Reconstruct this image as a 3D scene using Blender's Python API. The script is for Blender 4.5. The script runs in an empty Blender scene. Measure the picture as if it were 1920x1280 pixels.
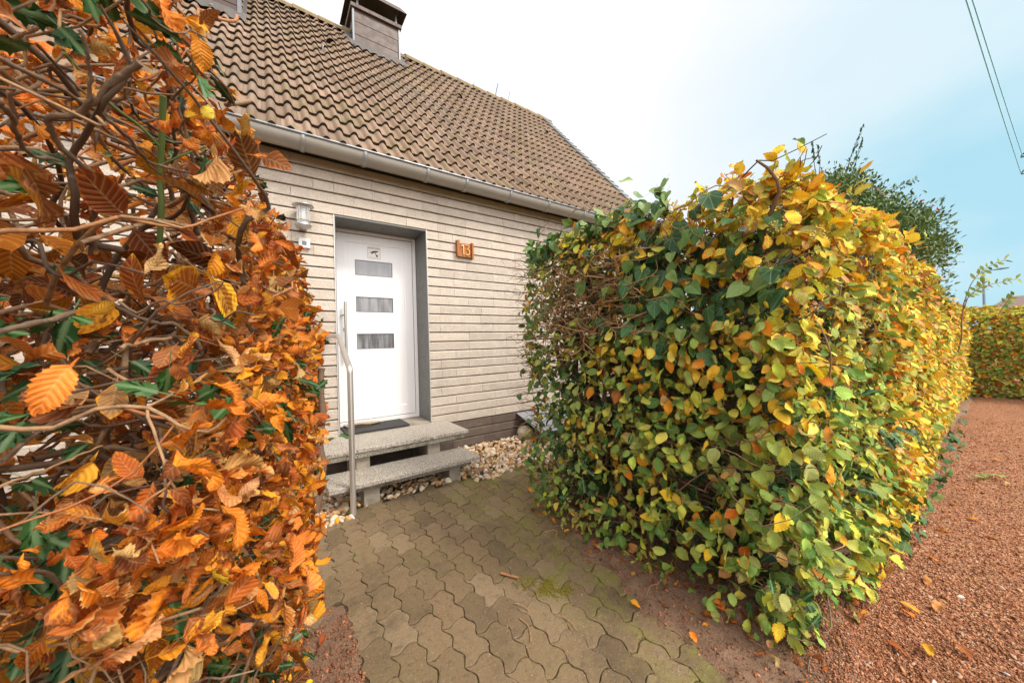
import bpy, math, random
import numpy as np
from mathutils import Matrix, Vector

S = bpy.context.scene
R = math.radians
rng = np.random.default_rng(7)
random.seed(7)

# ------------------------------------------------------------------ camera
CAM = np.array([-0.5258, -3.7855, 1.2584])
RGT = np.array([0.82311678, -0.56721143, -0.02738551])
UPV = np.array([0.02014165, -0.01903357, 0.99961594])
FWD = np.array([0.56751483, 0.82335225, 0.00424228])
cd = bpy.data.cameras.new("camera")
cd.sensor_width = 36.0
cd.lens = 654.57 / 1920 * 36
cd.clip_start = 0.02
cd.clip_end = 2000
cd.dof.use_dof = True
cd.dof.focus_distance = 2.6
cd.dof.aperture_fstop = 9.0
cam = bpy.data.objects.new("camera", cd)
S.collection.objects.link(cam)
cam.matrix_world = Matrix(((RGT[0], UPV[0], -FWD[0], CAM[0]), (RGT[1], UPV[1], -FWD[1], CAM[1]),
                           (RGT[2], UPV[2], -FWD[2], CAM[2]), (0, 0, 0, 1)))
S.camera = cam

# ------------------------------------------------------------------ world
SUN_AZ, SUN_EL = R(152), R(50)          # compass-like: direction the light comes from, 0 = +y, clockwise
w = bpy.data.worlds.new("World")
S.world = w
w.use_nodes = True
nt = w.node_tree
nt.nodes.clear()


def wn(t, **k):
    n = nt.nodes.new(t)
    for a, b in k.items():
        setattr(n, a, b)
    return n


out = wn('ShaderNodeOutputWorld')
bg = wn('ShaderNodeBackground')
bg.inputs[1].default_value = 0.12
sky = wn('ShaderNodeTexSky', sky_type='NISHITA')
sky.sun_disc = False
sky.sun_elevation = SUN_EL
sky.sun_rotation = SUN_AZ
tc = wn('ShaderNodeTexCoord')


def wdot(v):
    n = wn('ShaderNodeVectorMath', operation='DOT_PRODUCT')
    n.inputs[1].default_value = Vector(v).normalized()
    nt.links.new(tc.outputs['Generated'], n.inputs[0])
    return n.outputs['Value']


def wmap(sock, a, b, c, d):
    n = wn('ShaderNodeMapRange')
    n.interpolation_type = 'SMOOTHSTEP'
    for i, x in enumerate((a, b, c, d)):
        n.inputs[1 + i].default_value = x
    nt.links.new(sock, n.inputs[0])
    return n.outputs[0]


noi = wn('ShaderNodeTexNoise')
noi.inputs['Scale'].default_value = 2.2
noi.inputs['Detail'].default_value = 4
mp = wn('ShaderNodeMapping')
mp.inputs['Scale'].default_value = (1, 1, 2.6)
nt.links.new(tc.outputs['Generated'], mp.inputs[0])
nt.links.new(mp.outputs[0], noi.inputs['Vector'])
# open blue towards +x (down the street), white overcast elsewhere, with unseen brightness added behind the camera to light the wall
blue = wdot((1.0, -0.10, 0.10))
add = wn('ShaderNodeMath', operation='MULTIPLY_ADD')
nt.links.new(noi.outputs['Fac'], add.inputs[0])
add.inputs[1].default_value = -0.17
nt.links.new(blue, add.inputs[2])
ramp = wn('ShaderNodeValToRGB')
cr = ramp.color_ramp
cr.elements[0].position = 0.54
cr.elements[0].color = (0.82, 0.80, 0.80, 1)
cr.elements[1].position = 0.905
cr.elements[1].color = (0.30, 0.515, 0.605, 1)
for pos_, c in ((0.68, (0.665, 0.685, 0.70, 1)), (0.76, (0.57, 0.64, 0.675, 1)), (0.84, (0.47, 0.60, 0.65, 1))):
    e = cr.elements.new(pos_)
    e.color = c
nt.links.new(add.outputs[0], ramp.inputs[0])
back_boost = wmap(wdot((0.15, -1.0, 0.5)), 0.30, 0.98, 0.0, 1.0)
gain = wn('ShaderNodeMath', operation='MULTIPLY_ADD')
nt.links.new(back_boost, gain.inputs[0])
gain.inputs[1].default_value = 15.0
gain.inputs[2].default_value = 8.6
cl = wn('ShaderNodeVectorMath', operation='SCALE')
nt.links.new(ramp.outputs[0], cl.inputs[0])
nt.links.new(gain.outputs[0], cl.inputs['Scale'])
mx = wn('ShaderNodeMix', data_type='RGBA')
mx.inputs[0].default_value = 0.94
nt.links.new(sky.outputs[0], mx.inputs[6])
nt.links.new(cl.outputs[0], mx.inputs[7])
nt.links.new(mx.outputs[2], bg.inputs[0])
nt.links.new(bg.outputs[0], out.inputs[0])

sl = bpy.data.lights.new("sun", 'SUN')
sl.energy = 2.2
sl.angle = R(15)
sl.color = (1.0, 0.93, 0.84)
so = bpy.data.objects.new("sun", sl)
S.collection.objects.link(so)
dsun = Vector((math.sin(SUN_AZ) * math.cos(SUN_EL), math.cos(SUN_AZ) * math.cos(SUN_EL), math.sin(SUN_EL)))
so.rotation_euler = (-dsun).to_track_quat('-Z', 'Y').to_euler()

S.view_settings.view_transform = 'Standard'
S.view_settings.look = 'None'
S.view_settings.exposure = 0.55
S.view_settings.gamma = 1.0
S.cycles.use_denoising = True
S.cycles.max_bounces = 8
S.cycles.transparent_max_bounces = 8


# ------------------------------------------------------------------ helpers
def lin(r, g, b, k=1.0):
    f = lambda c: ((c / 255 + 0.055) / 1.055) ** 2.4 if c > 10.3 else c / 255 / 12.92
    return (f(r) * k, f(g) * k, f(b) * k)


def smooth(x, a, b):
    t = np.clip((x - a) / (b - a), 0, 1)
    return t * t * (3 - 2 * t)


def _h(ix, iy, iz, seed):
    n = (ix.astype(np.int64) * 73856093) ^ (iy.astype(np.int64) * 19349663) ^ (iz.astype(np.int64) * 83492791) ^ (seed * 2654435761 % 2 ** 31)
    n = (n ^ (n >> 13)) * 1274126177 & 0x7fffffff
    n = (n ^ (n >> 16)) * 668265263 & 0x7fffffff
    return (n & 0xffff) / 65535.0


def vnoise(p, freq, seed=0):
    """value noise 0..1 at points p (n,3)"""
    q = np.asarray(p, float) * freq
    i = np.floor(q)
    f = q - i
    f = f * f * (3 - 2 * f)
    i = i.astype(np.int64)
    r = 0
    for a in (0, 1):
        for b in (0, 1):
            for c in (0, 1):
                wgt = (f[:, 0] if a else 1 - f[:, 0]) * (f[:, 1] if b else 1 - f[:, 1]) * (f[:, 2] if c else 1 - f[:, 2])
                r = r + wgt * _h(i[:, 0] + a, i[:, 1] + b, i[:, 2] + c, seed)
    return r


def norm(v):
    v = np.asarray(v, float)
    return v / np.maximum(np.linalg.norm(v, axis=-1, keepdims=True), 1e-9)


class MB:
    """collects polygons; build() links them as one mesh object"""
    def __init__(s):
        s.v, s.f, s.t, s.mi, s.n = [], [], [], [], 0

    def add(s, verts, faces, tint=0.5, mi=0):
        verts = np.asarray(verts, float).reshape(-1, 3)
        s.v.append(verts)
        for f in faces:
            s.f.append([int(i) + s.n for i in f])
            s.mi.append(mi)
        s.t.append(np.full(len(verts), float(tint)) if np.isscalar(tint) else np.asarray(tint, float))
        s.n += len(verts)

    def box(s, a, b, tint=0.5, mi=0):
        x0, y0, z0 = a
        x1, y1, z1 = b
        v = [(x0, y0, z0), (x1, y0, z0), (x1, y1, z0), (x0, y1, z0), (x0, y0, z1), (x1, y0, z1), (x1, y1, z1), (x0, y1, z1)]
        s.add(v, [(0, 3, 2, 1), (4, 5, 6, 7), (0, 1, 5, 4), (1, 2, 6, 5), (2, 3, 7, 6), (3, 0, 4, 7)], tint, mi)

    def tube(s, pts, r, sides=8, tint=0.5, mi=0, cap=True):
        pts = np.asarray(pts, float)
        n = len(pts)
        r = np.full(n, r) if np.isscalar(r) else np.asarray(r, float)
        if len(r) != n:
            r = np.interp(np.linspace(0, 1, n), np.linspace(0, 1, len(r)), r)
        d = norm(np.gradient(pts, axis=0))
        ref = np.array([0, 0, 1.0]) if abs(d[0][2]) < 0.9 else np.array([1.0, 0, 0])
        u = norm(np.cross(d[0], ref))
        vs = []
        for i in range(n):
            u = norm(u - d[i] * np.dot(u, d[i]))
            v = np.cross(d[i], u)
            a = np.arange(sides) * 2 * math.pi / sides
            vs.append(pts[i] + r[i] * (np.cos(a)[:, None] * u + np.sin(a)[:, None] * v))
        fs = []
        for i in range(n - 1):
            for k in range(sides):
                k2 = (k + 1) % sides
                fs.append((i * sides + k, i * sides + k2, (i + 1) * sides + k2, (i + 1) * sides + k))
        if cap:
            vs += [vs[0].copy(), vs[-1].copy()]
            fs.append(tuple(n * sides + k for k in range(sides))[::-1])
            fs.append(tuple((n + 1) * sides + k for k in range(sides)))
        s.add(np.concatenate(vs), fs, tint, mi)

    def lathe(s, prof, c, sides=24, tint=0.5, mi=0):
        c = np.asarray(c, float)
        vs, fs = [], []
        for (r, z) in prof:
            for k in range(sides):
                a = 2 * math.pi * k / sides
                vs.append(c + (r * math.cos(a), r * math.sin(a), z))
        for i in range(len(prof) - 1):
            for k in range(sides):
                k2 = (k + 1) % sides
                fs.append((i * sides + k, i * sides + k2, (i + 1) * sides + k2, (i + 1) * sides + k))
        s.add(vs, fs, tint, mi)

    def plate(s, x0, x1, z0, z1, holes, y0, y1, tint=0.5, mi=0):
        """wall-parallel plate, front at y0, back at y1, with rectangular holes (x0,x1,z0,z1)"""
        xs = sorted({x0, x1, *[h[0] for h in holes], *[h[1] for h in holes]})
        zs = sorted({z0, z1, *[h[2] for h in holes], *[h[3] for h in holes]})
        solid = {}
        for i in range(len(xs) - 1):
            for j in range(len(zs) - 1):
                cx, cz = (xs[i] + xs[i + 1]) / 2, (zs[j] + zs[j + 1]) / 2
                solid[i, j] = not any(h[0] < cx < h[1] and h[2] < cz < h[3] for h in holes)
        vid, vs, fs = {}, [], []

        def V(i, j, k):
            if (i, j, k) not in vid:
                vid[i, j, k] = len(vs)
                vs.append((xs[i], y1 if k else y0, zs[j]))
            return vid[i, j, k]
        for (i, j), so_ in solid.items():
            if not so_:
                continue
            fs.append((V(i, j, 0), V(i + 1, j, 0), V(i + 1, j + 1, 0), V(i, j + 1, 0)))
            fs.append((V(i, j, 1), V(i, j + 1, 1), V(i + 1, j + 1, 1), V(i + 1, j, 1)))
            if not solid.get((i - 1, j)):
                fs.append((V(i, j, 0), V(i, j + 1, 0), V(i, j + 1, 1), V(i, j, 1)))
            if not solid.get((i + 1, j)):
                fs.append((V(i + 1, j, 0), V(i + 1, j, 1), V(i + 1, j + 1, 1), V(i + 1, j + 1, 0)))
            if not solid.get((i, j - 1)):
                fs.append((V(i, j, 0), V(i, j, 1), V(i + 1, j, 1), V(i + 1, j, 0)))
            if not solid.get((i, j + 1)):
                fs.append((V(i, j + 1, 0), V(i + 1, j + 1, 0), V(i + 1, j + 1, 1), V(i, j + 1, 1)))
        s.add(vs, fs, tint, mi)

    def build(s, name, mats, parent=None, bevel=0, smooth_=False, seg=2):
        me = bpy.data.meshes.new(name)
        me.from_pydata(np.concatenate(s.v).tolist(), [], s.f)
        a = me.attributes.new('tint', 'FLOAT', 'POINT')
        a.data.foreach_set('value', np.concatenate(s.t).astype(np.float32))
        return link(name, me, mats, parent, bevel, smooth_, s.mi, seg)


def link(name, me, mats, parent=None, bevel=0, smooth_=False, mi=None, seg=2):
    for m in (mats if isinstance(mats, (list, tuple)) else [mats]):
        me.materials.append(m)
    if mi is not None and any(mi):
        me.polygons.foreach_set('material_index', np.array(mi, np.int32))
    if smooth_:
        me.polygons.foreach_set('use_smooth', np.ones(len(me.polygons), bool))
    me.update()
    o = bpy.data.objects.new(name, me)
    S.collection.objects.link(o)
    if parent:
        o.parent = parent
        o.matrix_parent_inverse = Matrix.Translation(-Vector(parent.location))
    if bevel:
        b = o.modifiers.new("bevel", 'BEVEL')
        b.width = bevel
        b.segments = seg
        b.limit_method = 'ANGLE'
    return o


def thing(name, label, cat, loc=(0, 0, 0), group=None):
    o = bpy.data.objects.new(name, None)
    S.collection.objects.link(o)
    o.location = loc
    o.empty_display_size = 0.05
    return tag(o, label, cat, group)


def tag(o, label, cat, group=None, kind=None):
    o['label'] = label
    o['category'] = cat
    if group:
        o['group'] = group
    if kind:
        o['kind'] = kind
    return o


def ground_kind(o, kind, label, cat):
    return tag(o, label, cat, None, kind)


def arr_mesh(name, verts, quads, uv=None, attrs=None):
    """big mesh from numpy arrays; quads (n,k) of equal size; uv per vertex; attrs {name: (n,4) or (n,)}"""
    me = bpy.data.meshes.new(name)
    nv, nf, k = len(verts), len(quads), quads.shape[1]
    me.vertices.add(nv)
    me.vertices.foreach_set('co', np.ascontiguousarray(verts, np.float32).ravel())
    me.loops.add(nf * k)
    me.loops.foreach_set('vertex_index', np.ascontiguousarray(quads, np.int32).ravel())
    me.polygons.add(nf)
    me.polygons.foreach_set('loop_start', np.arange(0, nf * k, k, dtype=np.int32))
    me.polygons.foreach_set('use_smooth', np.ones(nf, bool))
    if uv is not None:
        l = me.uv_layers.new(name='leafuv')
        l.data.foreach_set('uv', np.ascontiguousarray(uv[quads.ravel()], np.float32).ravel())
    for an, av in (attrs or {}).items():
        if av.ndim == 2:
            a = me.attributes.new(an, 'FLOAT_COLOR', 'POINT')
            a.data.foreach_set('color', np.ascontiguousarray(av, np.float32).ravel())
        else:
            a = me.attributes.new(an, 'FLOAT', 'POINT')
            a.data.foreach_set('value', np.ascontiguousarray(av, np.float32))
    me.update(calc_edges=True)
    return me


# ------------------------------------------------------------------ materials
class NT:
    def __init__(s, name):
        s.m = bpy.data.materials.new(name)
        s.m.use_nodes = True
        s.t = s.m.node_tree
        s.t.nodes.clear()
        s.out = s.t.nodes.new('ShaderNodeOutputMaterial')
        s._obj = None

    def n(s, t, **k):
        x = s.t.nodes.new(t)
        for a, b in k.items():
            setattr(x, a, b)
        return x

    def put(s, sock, v):
        if isinstance(v, bpy.types.NodeSocket):
            s.t.links.new(v, sock)
        elif v is not None:
            if isinstance(v, (tuple, list)) and len(v) == 3 and sock.type == 'RGBA':
                v = (*v, 1)
            sock.default_value = v

    def obj(s):
        if not s._obj:
            s._obj = s.n('ShaderNodeTexCoord').outputs['Object']
        return s._obj

    def attr(s, name, o='Fac'):
        return s.n('ShaderNodeAttribute', attribute_name=name).outputs[o]

    def math(s, op, a, b=None, c=None, clamp=False):
        x = s.n('ShaderNodeMath', operation=op, use_clamp=clamp)
        for i, v in enumerate((a, b, c)):
            if v is not None:
                s.put(x.inputs[i], v)
        return x.outputs[0]

    def noise(s, scale, detail=3, rough=0.55, vec=None, dist=0):
        x = s.n('ShaderNodeTexNoise')
        x.inputs['Scale'].default_value = scale
        x.inputs['Detail'].default_value = detail
        x.inputs['Roughness'].default_value = rough
        x.inputs['Distortion'].default_value = dist
        s.put(x.inputs['Vector'], vec if vec is not None else s.obj())
        return x.outputs['Fac']

    def scaled(s, v):
        x = s.n('ShaderNodeMapping')
        x.inputs['Scale'].default_value = v
        s.put(x.inputs[0], s.obj())
        return x.outputs[0]

    def vor(s, scale, feature='F1', out='Distance', vec=None, rnd=1):
        x = s.n('ShaderNodeTexVoronoi', feature=feature)
        x.inputs['Scale'].default_value = scale
        x.inputs['Randomness'].default_value = rnd
        s.put(x.inputs['Vector'], vec if vec is not None else s.obj())
        return x.outputs[out]

    def rng(s, v, a, b, c=0.0, d=1.0, sm=True):
        x = s.n('ShaderNodeMapRange')
        if sm:
            x.interpolation_type = 'SMOOTHSTEP'
        s.put(x.inputs[0], v)
        for i, y in enumerate((a, b, c, d)):
            s.put(x.inputs[i + 1], y)
        return x.outputs[0]

    def mix(s, f, a, b, mode='MIX'):
        x = s.n('ShaderNodeMix', data_type='RGBA', blend_type=mode)
        s.put(x.inputs[0], f)
        s.put(x.inputs[6], a)
        s.put(x.inputs[7], b)
        return x.outputs[2]

    def ramp(s, f, *stops, const=False):
        x = s.n('ShaderNodeValToRGB')
        e = x.color_ramp.elements
        if const:
            x.color_ramp.interpolation = 'CONSTANT'
        while len(e) < len(stops):
            e.new(0.5)
        for i, (p, c) in enumerate(stops):
            e[i].position = p
            e[i].color = (*c, 1)
        s.put(x.inputs[0], f)
        return x.outputs[0]

    def bump(s, h, strength=0.3, dist=0.01):
        x = s.n('ShaderNodeBump')
        x.inputs['Strength'].default_value = strength
        x.inputs['Distance'].default_value = dist
        s.put(x.inputs['Height'], h)
        return x.outputs[0]

    def done(s, col, rough=0.6, metal=0.0, spec=0.4, normal=None, **k):
        b = s.n('ShaderNodeBsdfPrincipled')
        s.put(b.inputs['Base Color'], col)
        s.put(b.inputs['Roughness'], rough)
        s.put(b.inputs['Metallic'], metal)
        s.put(b.inputs['Specular IOR Level'], spec)
        if normal is not None:
            s.put(b.inputs['Normal'], normal)
        for a, v in k.items():
            s.put(b.inputs[a.replace('_', ' ')], v)
        s.t.links.new(b.outputs[0], s.out.inputs[0])
        return s.m


M = {}


def simple(name, col, rough=0.5, metal=0.0, var=0.12, scale=14, spec=0.4, bump=0.05):
    x = NT(name)
    f = x.noise(scale, 4, 0.6)
    c = x.mix(f, tuple(v * (1 - var) for v in col), tuple(min(1, v * (1 + var)) for v in col))
    M[name] = x.done(c, x.rng(x.noise(scale * 2.3, 3), 0.3, 0.7, rough * 0.85, min(1, rough * 1.15)), metal, spec,
                     x.bump(x.noise(scale * 6, 3), bump, 0.003) if bump else None)
    return M[name]


# facing stone (pale, sparkling split stone) and brown plinth stone
for nm, c0, c1, c2 in (('stone', (0.565, 0.480, 0.388), (0.46, 0.39, 0.32), (0.66, 0.585, 0.51)),
                       ('plinth', (0.155, 0.115, 0.09), (0.10, 0.075, 0.06), (0.21, 0.165, 0.13))):
    x = NT(nm)
    t = x.attr('tint')
    c = x.mix(x.rng(t, 0, 1, 0.1, 0.9), c0, c1)
    c = x.mix(x.rng(x.noise(9, 5, 0.65), 0.45, 0.75, 0, 0.6), c, c2)
    c = x.mix(x.rng(x.noise(70, 4, 0.85), 0.50, 0.64, 0, 0.8), c, tuple(v * 0.62 for v in c0))
    c = x.mix(x.rng(x.noise(260, 1, 0.7), 0.62, 0.68, 0, 0.5), c, tuple(min(1, v * 1.5) for v in c0))
    c = x.mix(x.rng(x.noise(3.0, 5, 0.65, x.scaled((1, 1, 0.22))), 0.50, 0.75, 0, 0.35), c, tuple(v * .58 for v in c0))
    h = x.math('ADD', x.noise(90, 4, 0.75), x.math('MULTIPLY', x.noise(26, 3), 0.8))
    M[nm] = x.done(c, 0.85, 0, 0.25, x.bump(h, 0.8, 0.009))
simple('mortar', (0.13, 0.10, 0.08), 0.95)
simple('house_render', (0.45, 0.41, 0.36), 0.9)

x = NT('roof_tile')
t = x.attr('tint')
c = x.ramp(t, (0.0, (0.170, 0.112, 0.073)), (0.5, (0.236, 0.158, 0.104)), (1.0, (0.31, 0.212, 0.145)))
c = x.mix(x.rng(x.noise(1.3, 4, 0.6), 0.42, 0.72, 0, 0.5), c, (0.20, 0.160, 0.125))
c = x.mix(x.rng(x.noise(22, 5, 0.7), 0.5, 0.72, 0, 0.6), c, (0.19, 0.125, 0.09))
c = x.mix(x.rng(x.noise(32, 4, 0.75), 0.64, 0.71, 0, 0.65), c, (0.46, 0.41, 0.35))
c = x.mix(x.math('MULTIPLY', x.rng(x.noise(3, 4, 0.65), 0.50, 0.66), x.rng(x.noise(40, 4), 0.45, 0.6, 0, 0.8)), c, (0.14, 0.13, 0.03))
M['roof_tile'] = x.done(c, 0.8, 0, 0.3, x.bump(x.noise(160, 4, 0.7), 0.35, 0.004))
simple('tile_edge', (0.045, 0.034, 0.024), 0.95, var=0.5, scale=30)  # near-black tile fronts: the shadow line of each row put into the colour
x = NT('ridge_tile')
c = x.mix(x.rng(x.noise(18, 5, 0.7), 0.4, 0.65), (0.26, 0.19, 0.13), (0.20, 0.16, 0.06))
M['ridge_tile'] = x.done(c, 0.9, 0, 0.2, x.bump(x.noise(60, 4), 0.5, 0.01))
x = NT('verge_slate')
c = x.mix(x.rng(x.noise(12, 5, 0.7), 0.5, 0.7), (0.20, 0.215, 0.23), (0.26, 0.22, 0.10))
M['verge_slate'] = x.done(c, 0.6, 0, 0.4, x.bump(x.noise(60, 4), 0.3, 0.006))
simple('zinc', (0.33, 0.30, 0.255), 0.42, 0.25, 0.10, 5)
simple('zinc_rim', (0.27, 0.28, 0.29), 0.35, 0.5, 0.2, 12)
simple('zinc_clip', (0.34, 0.335, 0.32), 0.35, 0.45, 0.12, 30)
simple('clad_brown', (0.060, 0.034, 0.022), 0.45, 0.1, 0.15, 4)
simple('clad_trim', (0.13, 0.135, 0.145), 0.35, 0.5, 0.1, 9)
simple('chimney_hood', (0.10, 0.07, 0.055), 0.6, 0.1, 0.25, 8)
simple('lead', (0.12, 0.108, 0.10), 0.55, 0.3, 0.25, 18)
simple('dark_void', (0.012, 0.011, 0.010), 0.9)
simple('soffit', (0.03, 0.025, 0.02), 0.9)

x = NT('door_white')
wv = x.n('ShaderNodeTexNoise')
wv.inputs['Scale'].default_value = 30
x.put(wv.inputs['Vector'], x.scaled((1, 1, 0.06)))
c = x.mix(wv.outputs['Fac'], (0.86, 0.835, 0.82), (0.82, 0.79, 0.775))
M['door_white'] = x.done(c, 0.38, 0, 0.45, x.bump(wv.outputs['Fac'], 0.08, 0.002))
simple('frame_white', (0.80, 0.765, 0.735), 0.4, 0, 0.03)
simple('gasket', (0.05, 0.045, 0.04), 0.6)
x = NT('frosted_glass')
f1 = x.noise(26, 3, 0.6, x.scaled((1, 1, 0.10)))
f2 = x.noise(55, 2, 0.6, x.scaled((0.12, 1, 1.2)))
tn = x.attr('tint')
c = x.mix(x.rng(f1, 0.36, 0.66), x.mix(tn, (0.07, 0.068, 0.07), (0.27, 0.27, 0.275)), x.mix(tn, (0.26, 0.255, 0.255), (0.33, 0.33, 0.335)))  # streaky reflections painted into the glass colour, lower panes tinted darker
c = x.mix(x.math('MULTIPLY', x.rng(f2, 0.5, 0.7), 0.10), c, (0.42, 0.42, 0.43))
M['frosted_glass'] = x.done(c, 0.28, 0, 0.6, x.bump(f1, 0.25, 0.004))
simple('reveal_grey', (0.165, 0.165, 0.15), 0.5, 0.15, 0.08, 6)
simple('reveal_edge', (0.55, 0.53, 0.50), 0.4, 0.3)
x = NT('steel')
f = x.noise(40, 3, 0.6, x.scaled((1, 1, 0.04)))
M['steel'] = x.done(x.mix(f, (0.50, 0.46, 0.41), (0.66, 0.62, 0.57)), x.rng(f, 0.3, 0.7, 0.36, 0.48), 0.75, 0.5)
x = NT('sticker')
M['sticker'] = x.done(x.mix(x.noise(20), (0.80, 0.76, 0.72), (0.76, 0.71, 0.66)), 0.4)
simple('sticker_ink', (0.035, 0.03, 0.03), 0.5)
simple('sticker_line', (0.50, 0.36, 0.28), 0.5)

x = NT('granite')
v1 = x.noise(95, 3, 0.8)
v2 = x.noise(85, 2, 0.7, x.scaled((1, 0.8, 1)))
c = x.ramp(v1, (0.38, (0.055, 0.047, 0.037)), (0.45, (0.27, 0.235, 0.19)), (0.54, (0.46, 0.405, 0.335)), (0.64, (0.63, 0.57, 0.49)))
c = x.mix(x.rng(v2, 0.52, 0.66, 0, 0.55), c, (0.22, 0.20, 0.17))
c = x.mix(x.rng(x.noise(5, 4, 0.6), 0.52, 0.75, 0, 0.45), c, (0.24, 0.20, 0.12))
M['granite'] = x.done(c, 0.6, 0, 0.4, x.bump(x.noise(120, 3), 0.2, 0.003))
x = NT('granite_edge')
v1 = x.noise(110, 3, 0.75)
c = x.ramp(v1, (0.36, (0.05, 0.045, 0.035)), (0.5, (0.25, 0.225, 0.18)), (0.68, (0.48, 0.44, 0.37)))
c = x.mix(x.rng(x.noise(7, 4, 0.6), 0.45, 0.65, 0, 0.75), c, (0.09, 0.085, 0.03))
M['granite_edge'] = x.done(c, 0.8, 0, 0.3, x.bump(v1, 0.5, 0.005))
x = NT('concrete')
c = x.mix(x.noise(60, 5, 0.7), (0.24, 0.205, 0.16), (0.40, 0.35, 0.285))
c = x.mix(x.rng(x.noise(9, 4), 0.5, 0.7, 0, 0.6), c, (0.15, 0.135, 0.09))
M['concrete'] = x.done(c, 0.9, 0, 0.2, x.bump(x.noise(90, 4), 0.4, 0.005))
simple('mat_rubber', (0.045, 0.043, 0.042), 0.85, 0, 0.3, 90, 0.3, 0.4)
x = NT('newsprint')
st = x.noise(30, 3, 0.7, x.scaled((6, 1, 1)))
M['newsprint'] = x.done(x.mix(x.rng(st, 0.45, 0.6), (0.42, 0.31, 0.21), (0.20, 0.13, 0.09)), 0.8)

x = NT('paver')
t = x.attr('tint')
c = x.ramp(t, (0, (0.150, 0.104, 0.058)), (0.5, (0.215, 0.148, 0.080)), (1, (0.27, 0.193, 0.112)))
c = x.mix(x.rng(x.noise(2.2, 4, 0.6), 0.42, 0.7, 0, 0.4), c, (0.20, 0.152, 0.066))
# moss film along the right-hand edge, in worn blotches
sx = x.n('ShaderNodeSeparateXYZ')
x.put(sx.inputs[0], x.obj())
mm = x.math('MULTIPLY', x.rng(sx.outputs[0], 0.45, 0.85), x.rng(x.noise(7, 5, 0.65), 0.42, 0.62))
c = x.mix(x.math('MULTIPLY', mm, 0.8), c, (0.20, 0.185, 0.045))
c = x.mix(x.rng(x.noise(3.1, 6, 0.7), 0.48, 0.70, 0, 0.6), c, (0.095, 0.068, 0.042))
c = x.mix(x.rng(x.noise(26, 5, 0.75), 0.50, 0.72, 0, 0.6), c, (0.085, 0.057, 0.03))
c = x.mix(x.rng(x.noise(85, 3, 0.8), 0.60, 0.70, 0, 0.7), c, (0.40, 0.33, 0.23))
c = x.mix(x.rng(x.noise(110, 3, 0.8), 0.58, 0.68, 0, 0.6), c, (0.055, 0.038, 0.02))
M['paver'] = x.done(c, 0.88, 0, 0.25, x.bump(x.math('ADD', x.noise(120, 4, 0.8), x.noise(40, 3)), 0.8, 0.006))

x = NT('joint_soil')
c = x.mix(x.noise(60, 4), (0.05, 0.035, 0.022), (0.105, 0.073, 0.043))
c = x.mix(x.math('MULTIPLY', x.rng(x.noise(4, 4, 0.6), 0.46, 0.6), x.rng(x.noise(50, 3), 0.35, 0.55)), c, (0.15, 0.165, 0.02))
M['joint_soil'] = x.done(c, 1.0, 0, 0.1, x.bump(x.noise(150, 4), 0.7, 0.006))
x = NT('soil')
c = x.mix(x.noise(25, 6, 0.7), (0.15, 0.09, 0.054), (0.42, 0.26, 0.165))
c = x.mix(x.rng(x.noise(120, 4, 0.7), 0.52, 0.68, 0, 0.7), c, (0.045, 0.026, 0.016))
c = x.mix(x.rng(x.vor(130), 0.0, 0.18, 0.45, 0), c, (0.33, 0.17, 0.09))
M['soil'] = x.done(c, 0.95, 0, 0.2, x.bump(x.math('ADD', x.noise(90, 5, 0.7), x.noise(260, 3)), 0.9, 0.012))
x = NT('lawn_soil')
c = x.mix(x.rng(x.noise(1.2, 6, 0.65), 0.4, 0.65), (0.055, 0.075, 0.02), (0.11, 0.085, 0.05))
M['lawn_soil'] = x.done(c, 1.0, 0, 0.1, x.bump(x.noise(30, 5), 0.8, 0.03))
x = NT('red_gravel')
vc = x.vor(130, out='Color')
sep = x.n('ShaderNodeSeparateColor')
x.put(sep.inputs[0], vc)
c = x.ramp(sep.outputs[0], (0, (0.075, 0.036, 0.022)), (0.3, (0.24, 0.09, 0.044)), (0.6, (0.38, 0.16, 0.076)), (0.85, (0.49, 0.25, 0.125)), (1.0, (0.46, 0.33, 0.23)))
c = x.mix(x.rng(x.noise(1.5, 4), 0.45, 0.7, 0, 0.4), c, (0.20, 0.10, 0.052))
M['red_gravel'] = x.done(c, 0.95, 0, 0.2, x.bump(x.vor(130), 0.9, 0.008))
x = NT('chip')
t = x.attr('tint')
c = x.ramp(t, (0, (0.085, 0.042, 0.026)), (0.25, (0.25, 0.092, 0.045)), (0.6, (0.40, 0.168, 0.080)), (0.88, (0.52, 0.27, 0.14)), (0.97, (0.50, 0.36, 0.26)), (1, (0.58, 0.52, 0.46)))
c = x.mix(x.rng(x.noise(1.7, 5, 0.65), 0.47, 0.66, 0, 0.3), c, (0.14, 0.065, 0.035))
M['chip'] = x.done(c, 0.9, 0, 0.25, x.bump(x.noise(400, 2), 0.3, 0.002))
x = NT('pebble')
t = x.attr('tint')
c = x.ramp(t, (0, (0.20, 0.12, 0.07)), (0.2, (0.40, 0.25, 0.13)), (0.45, (0.58, 0.42, 0.26)), (0.6, (0.56, 0.29, 0.10)), (0.75, (0.66, 0.53, 0.38)), (0.9, (0.74, 0.65, 0.53)), (1, (0.30, 0.26, 0.21)))
c = x.mix(x.rng(x.noise(40, 4), 0.4, 0.75, 0, 0.35), c, (0.35, 0.24, 0.13))
M['pebble'] = x.done(c, 0.6, 0, 0.35, x.bump(x.noise(120, 3), 0.2, 0.003))
x = NT('rust')
c = x.mix(x.rng(x.noise(14, 5, 0.7), 0.35, 0.65), (0.29, 0.092, 0.024), (0.37, 0.145, 0.038))
c = x.mix(x.rng(x.noise(45, 4), 0.55, 0.72, 0, 0.6), c, (0.24, 0.07, 0.025))
M['rust'] = x.done(c, 0.6, 0.15, 0.4, x.bump(x.noise(90, 4), 0.2, 0.002))
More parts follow.
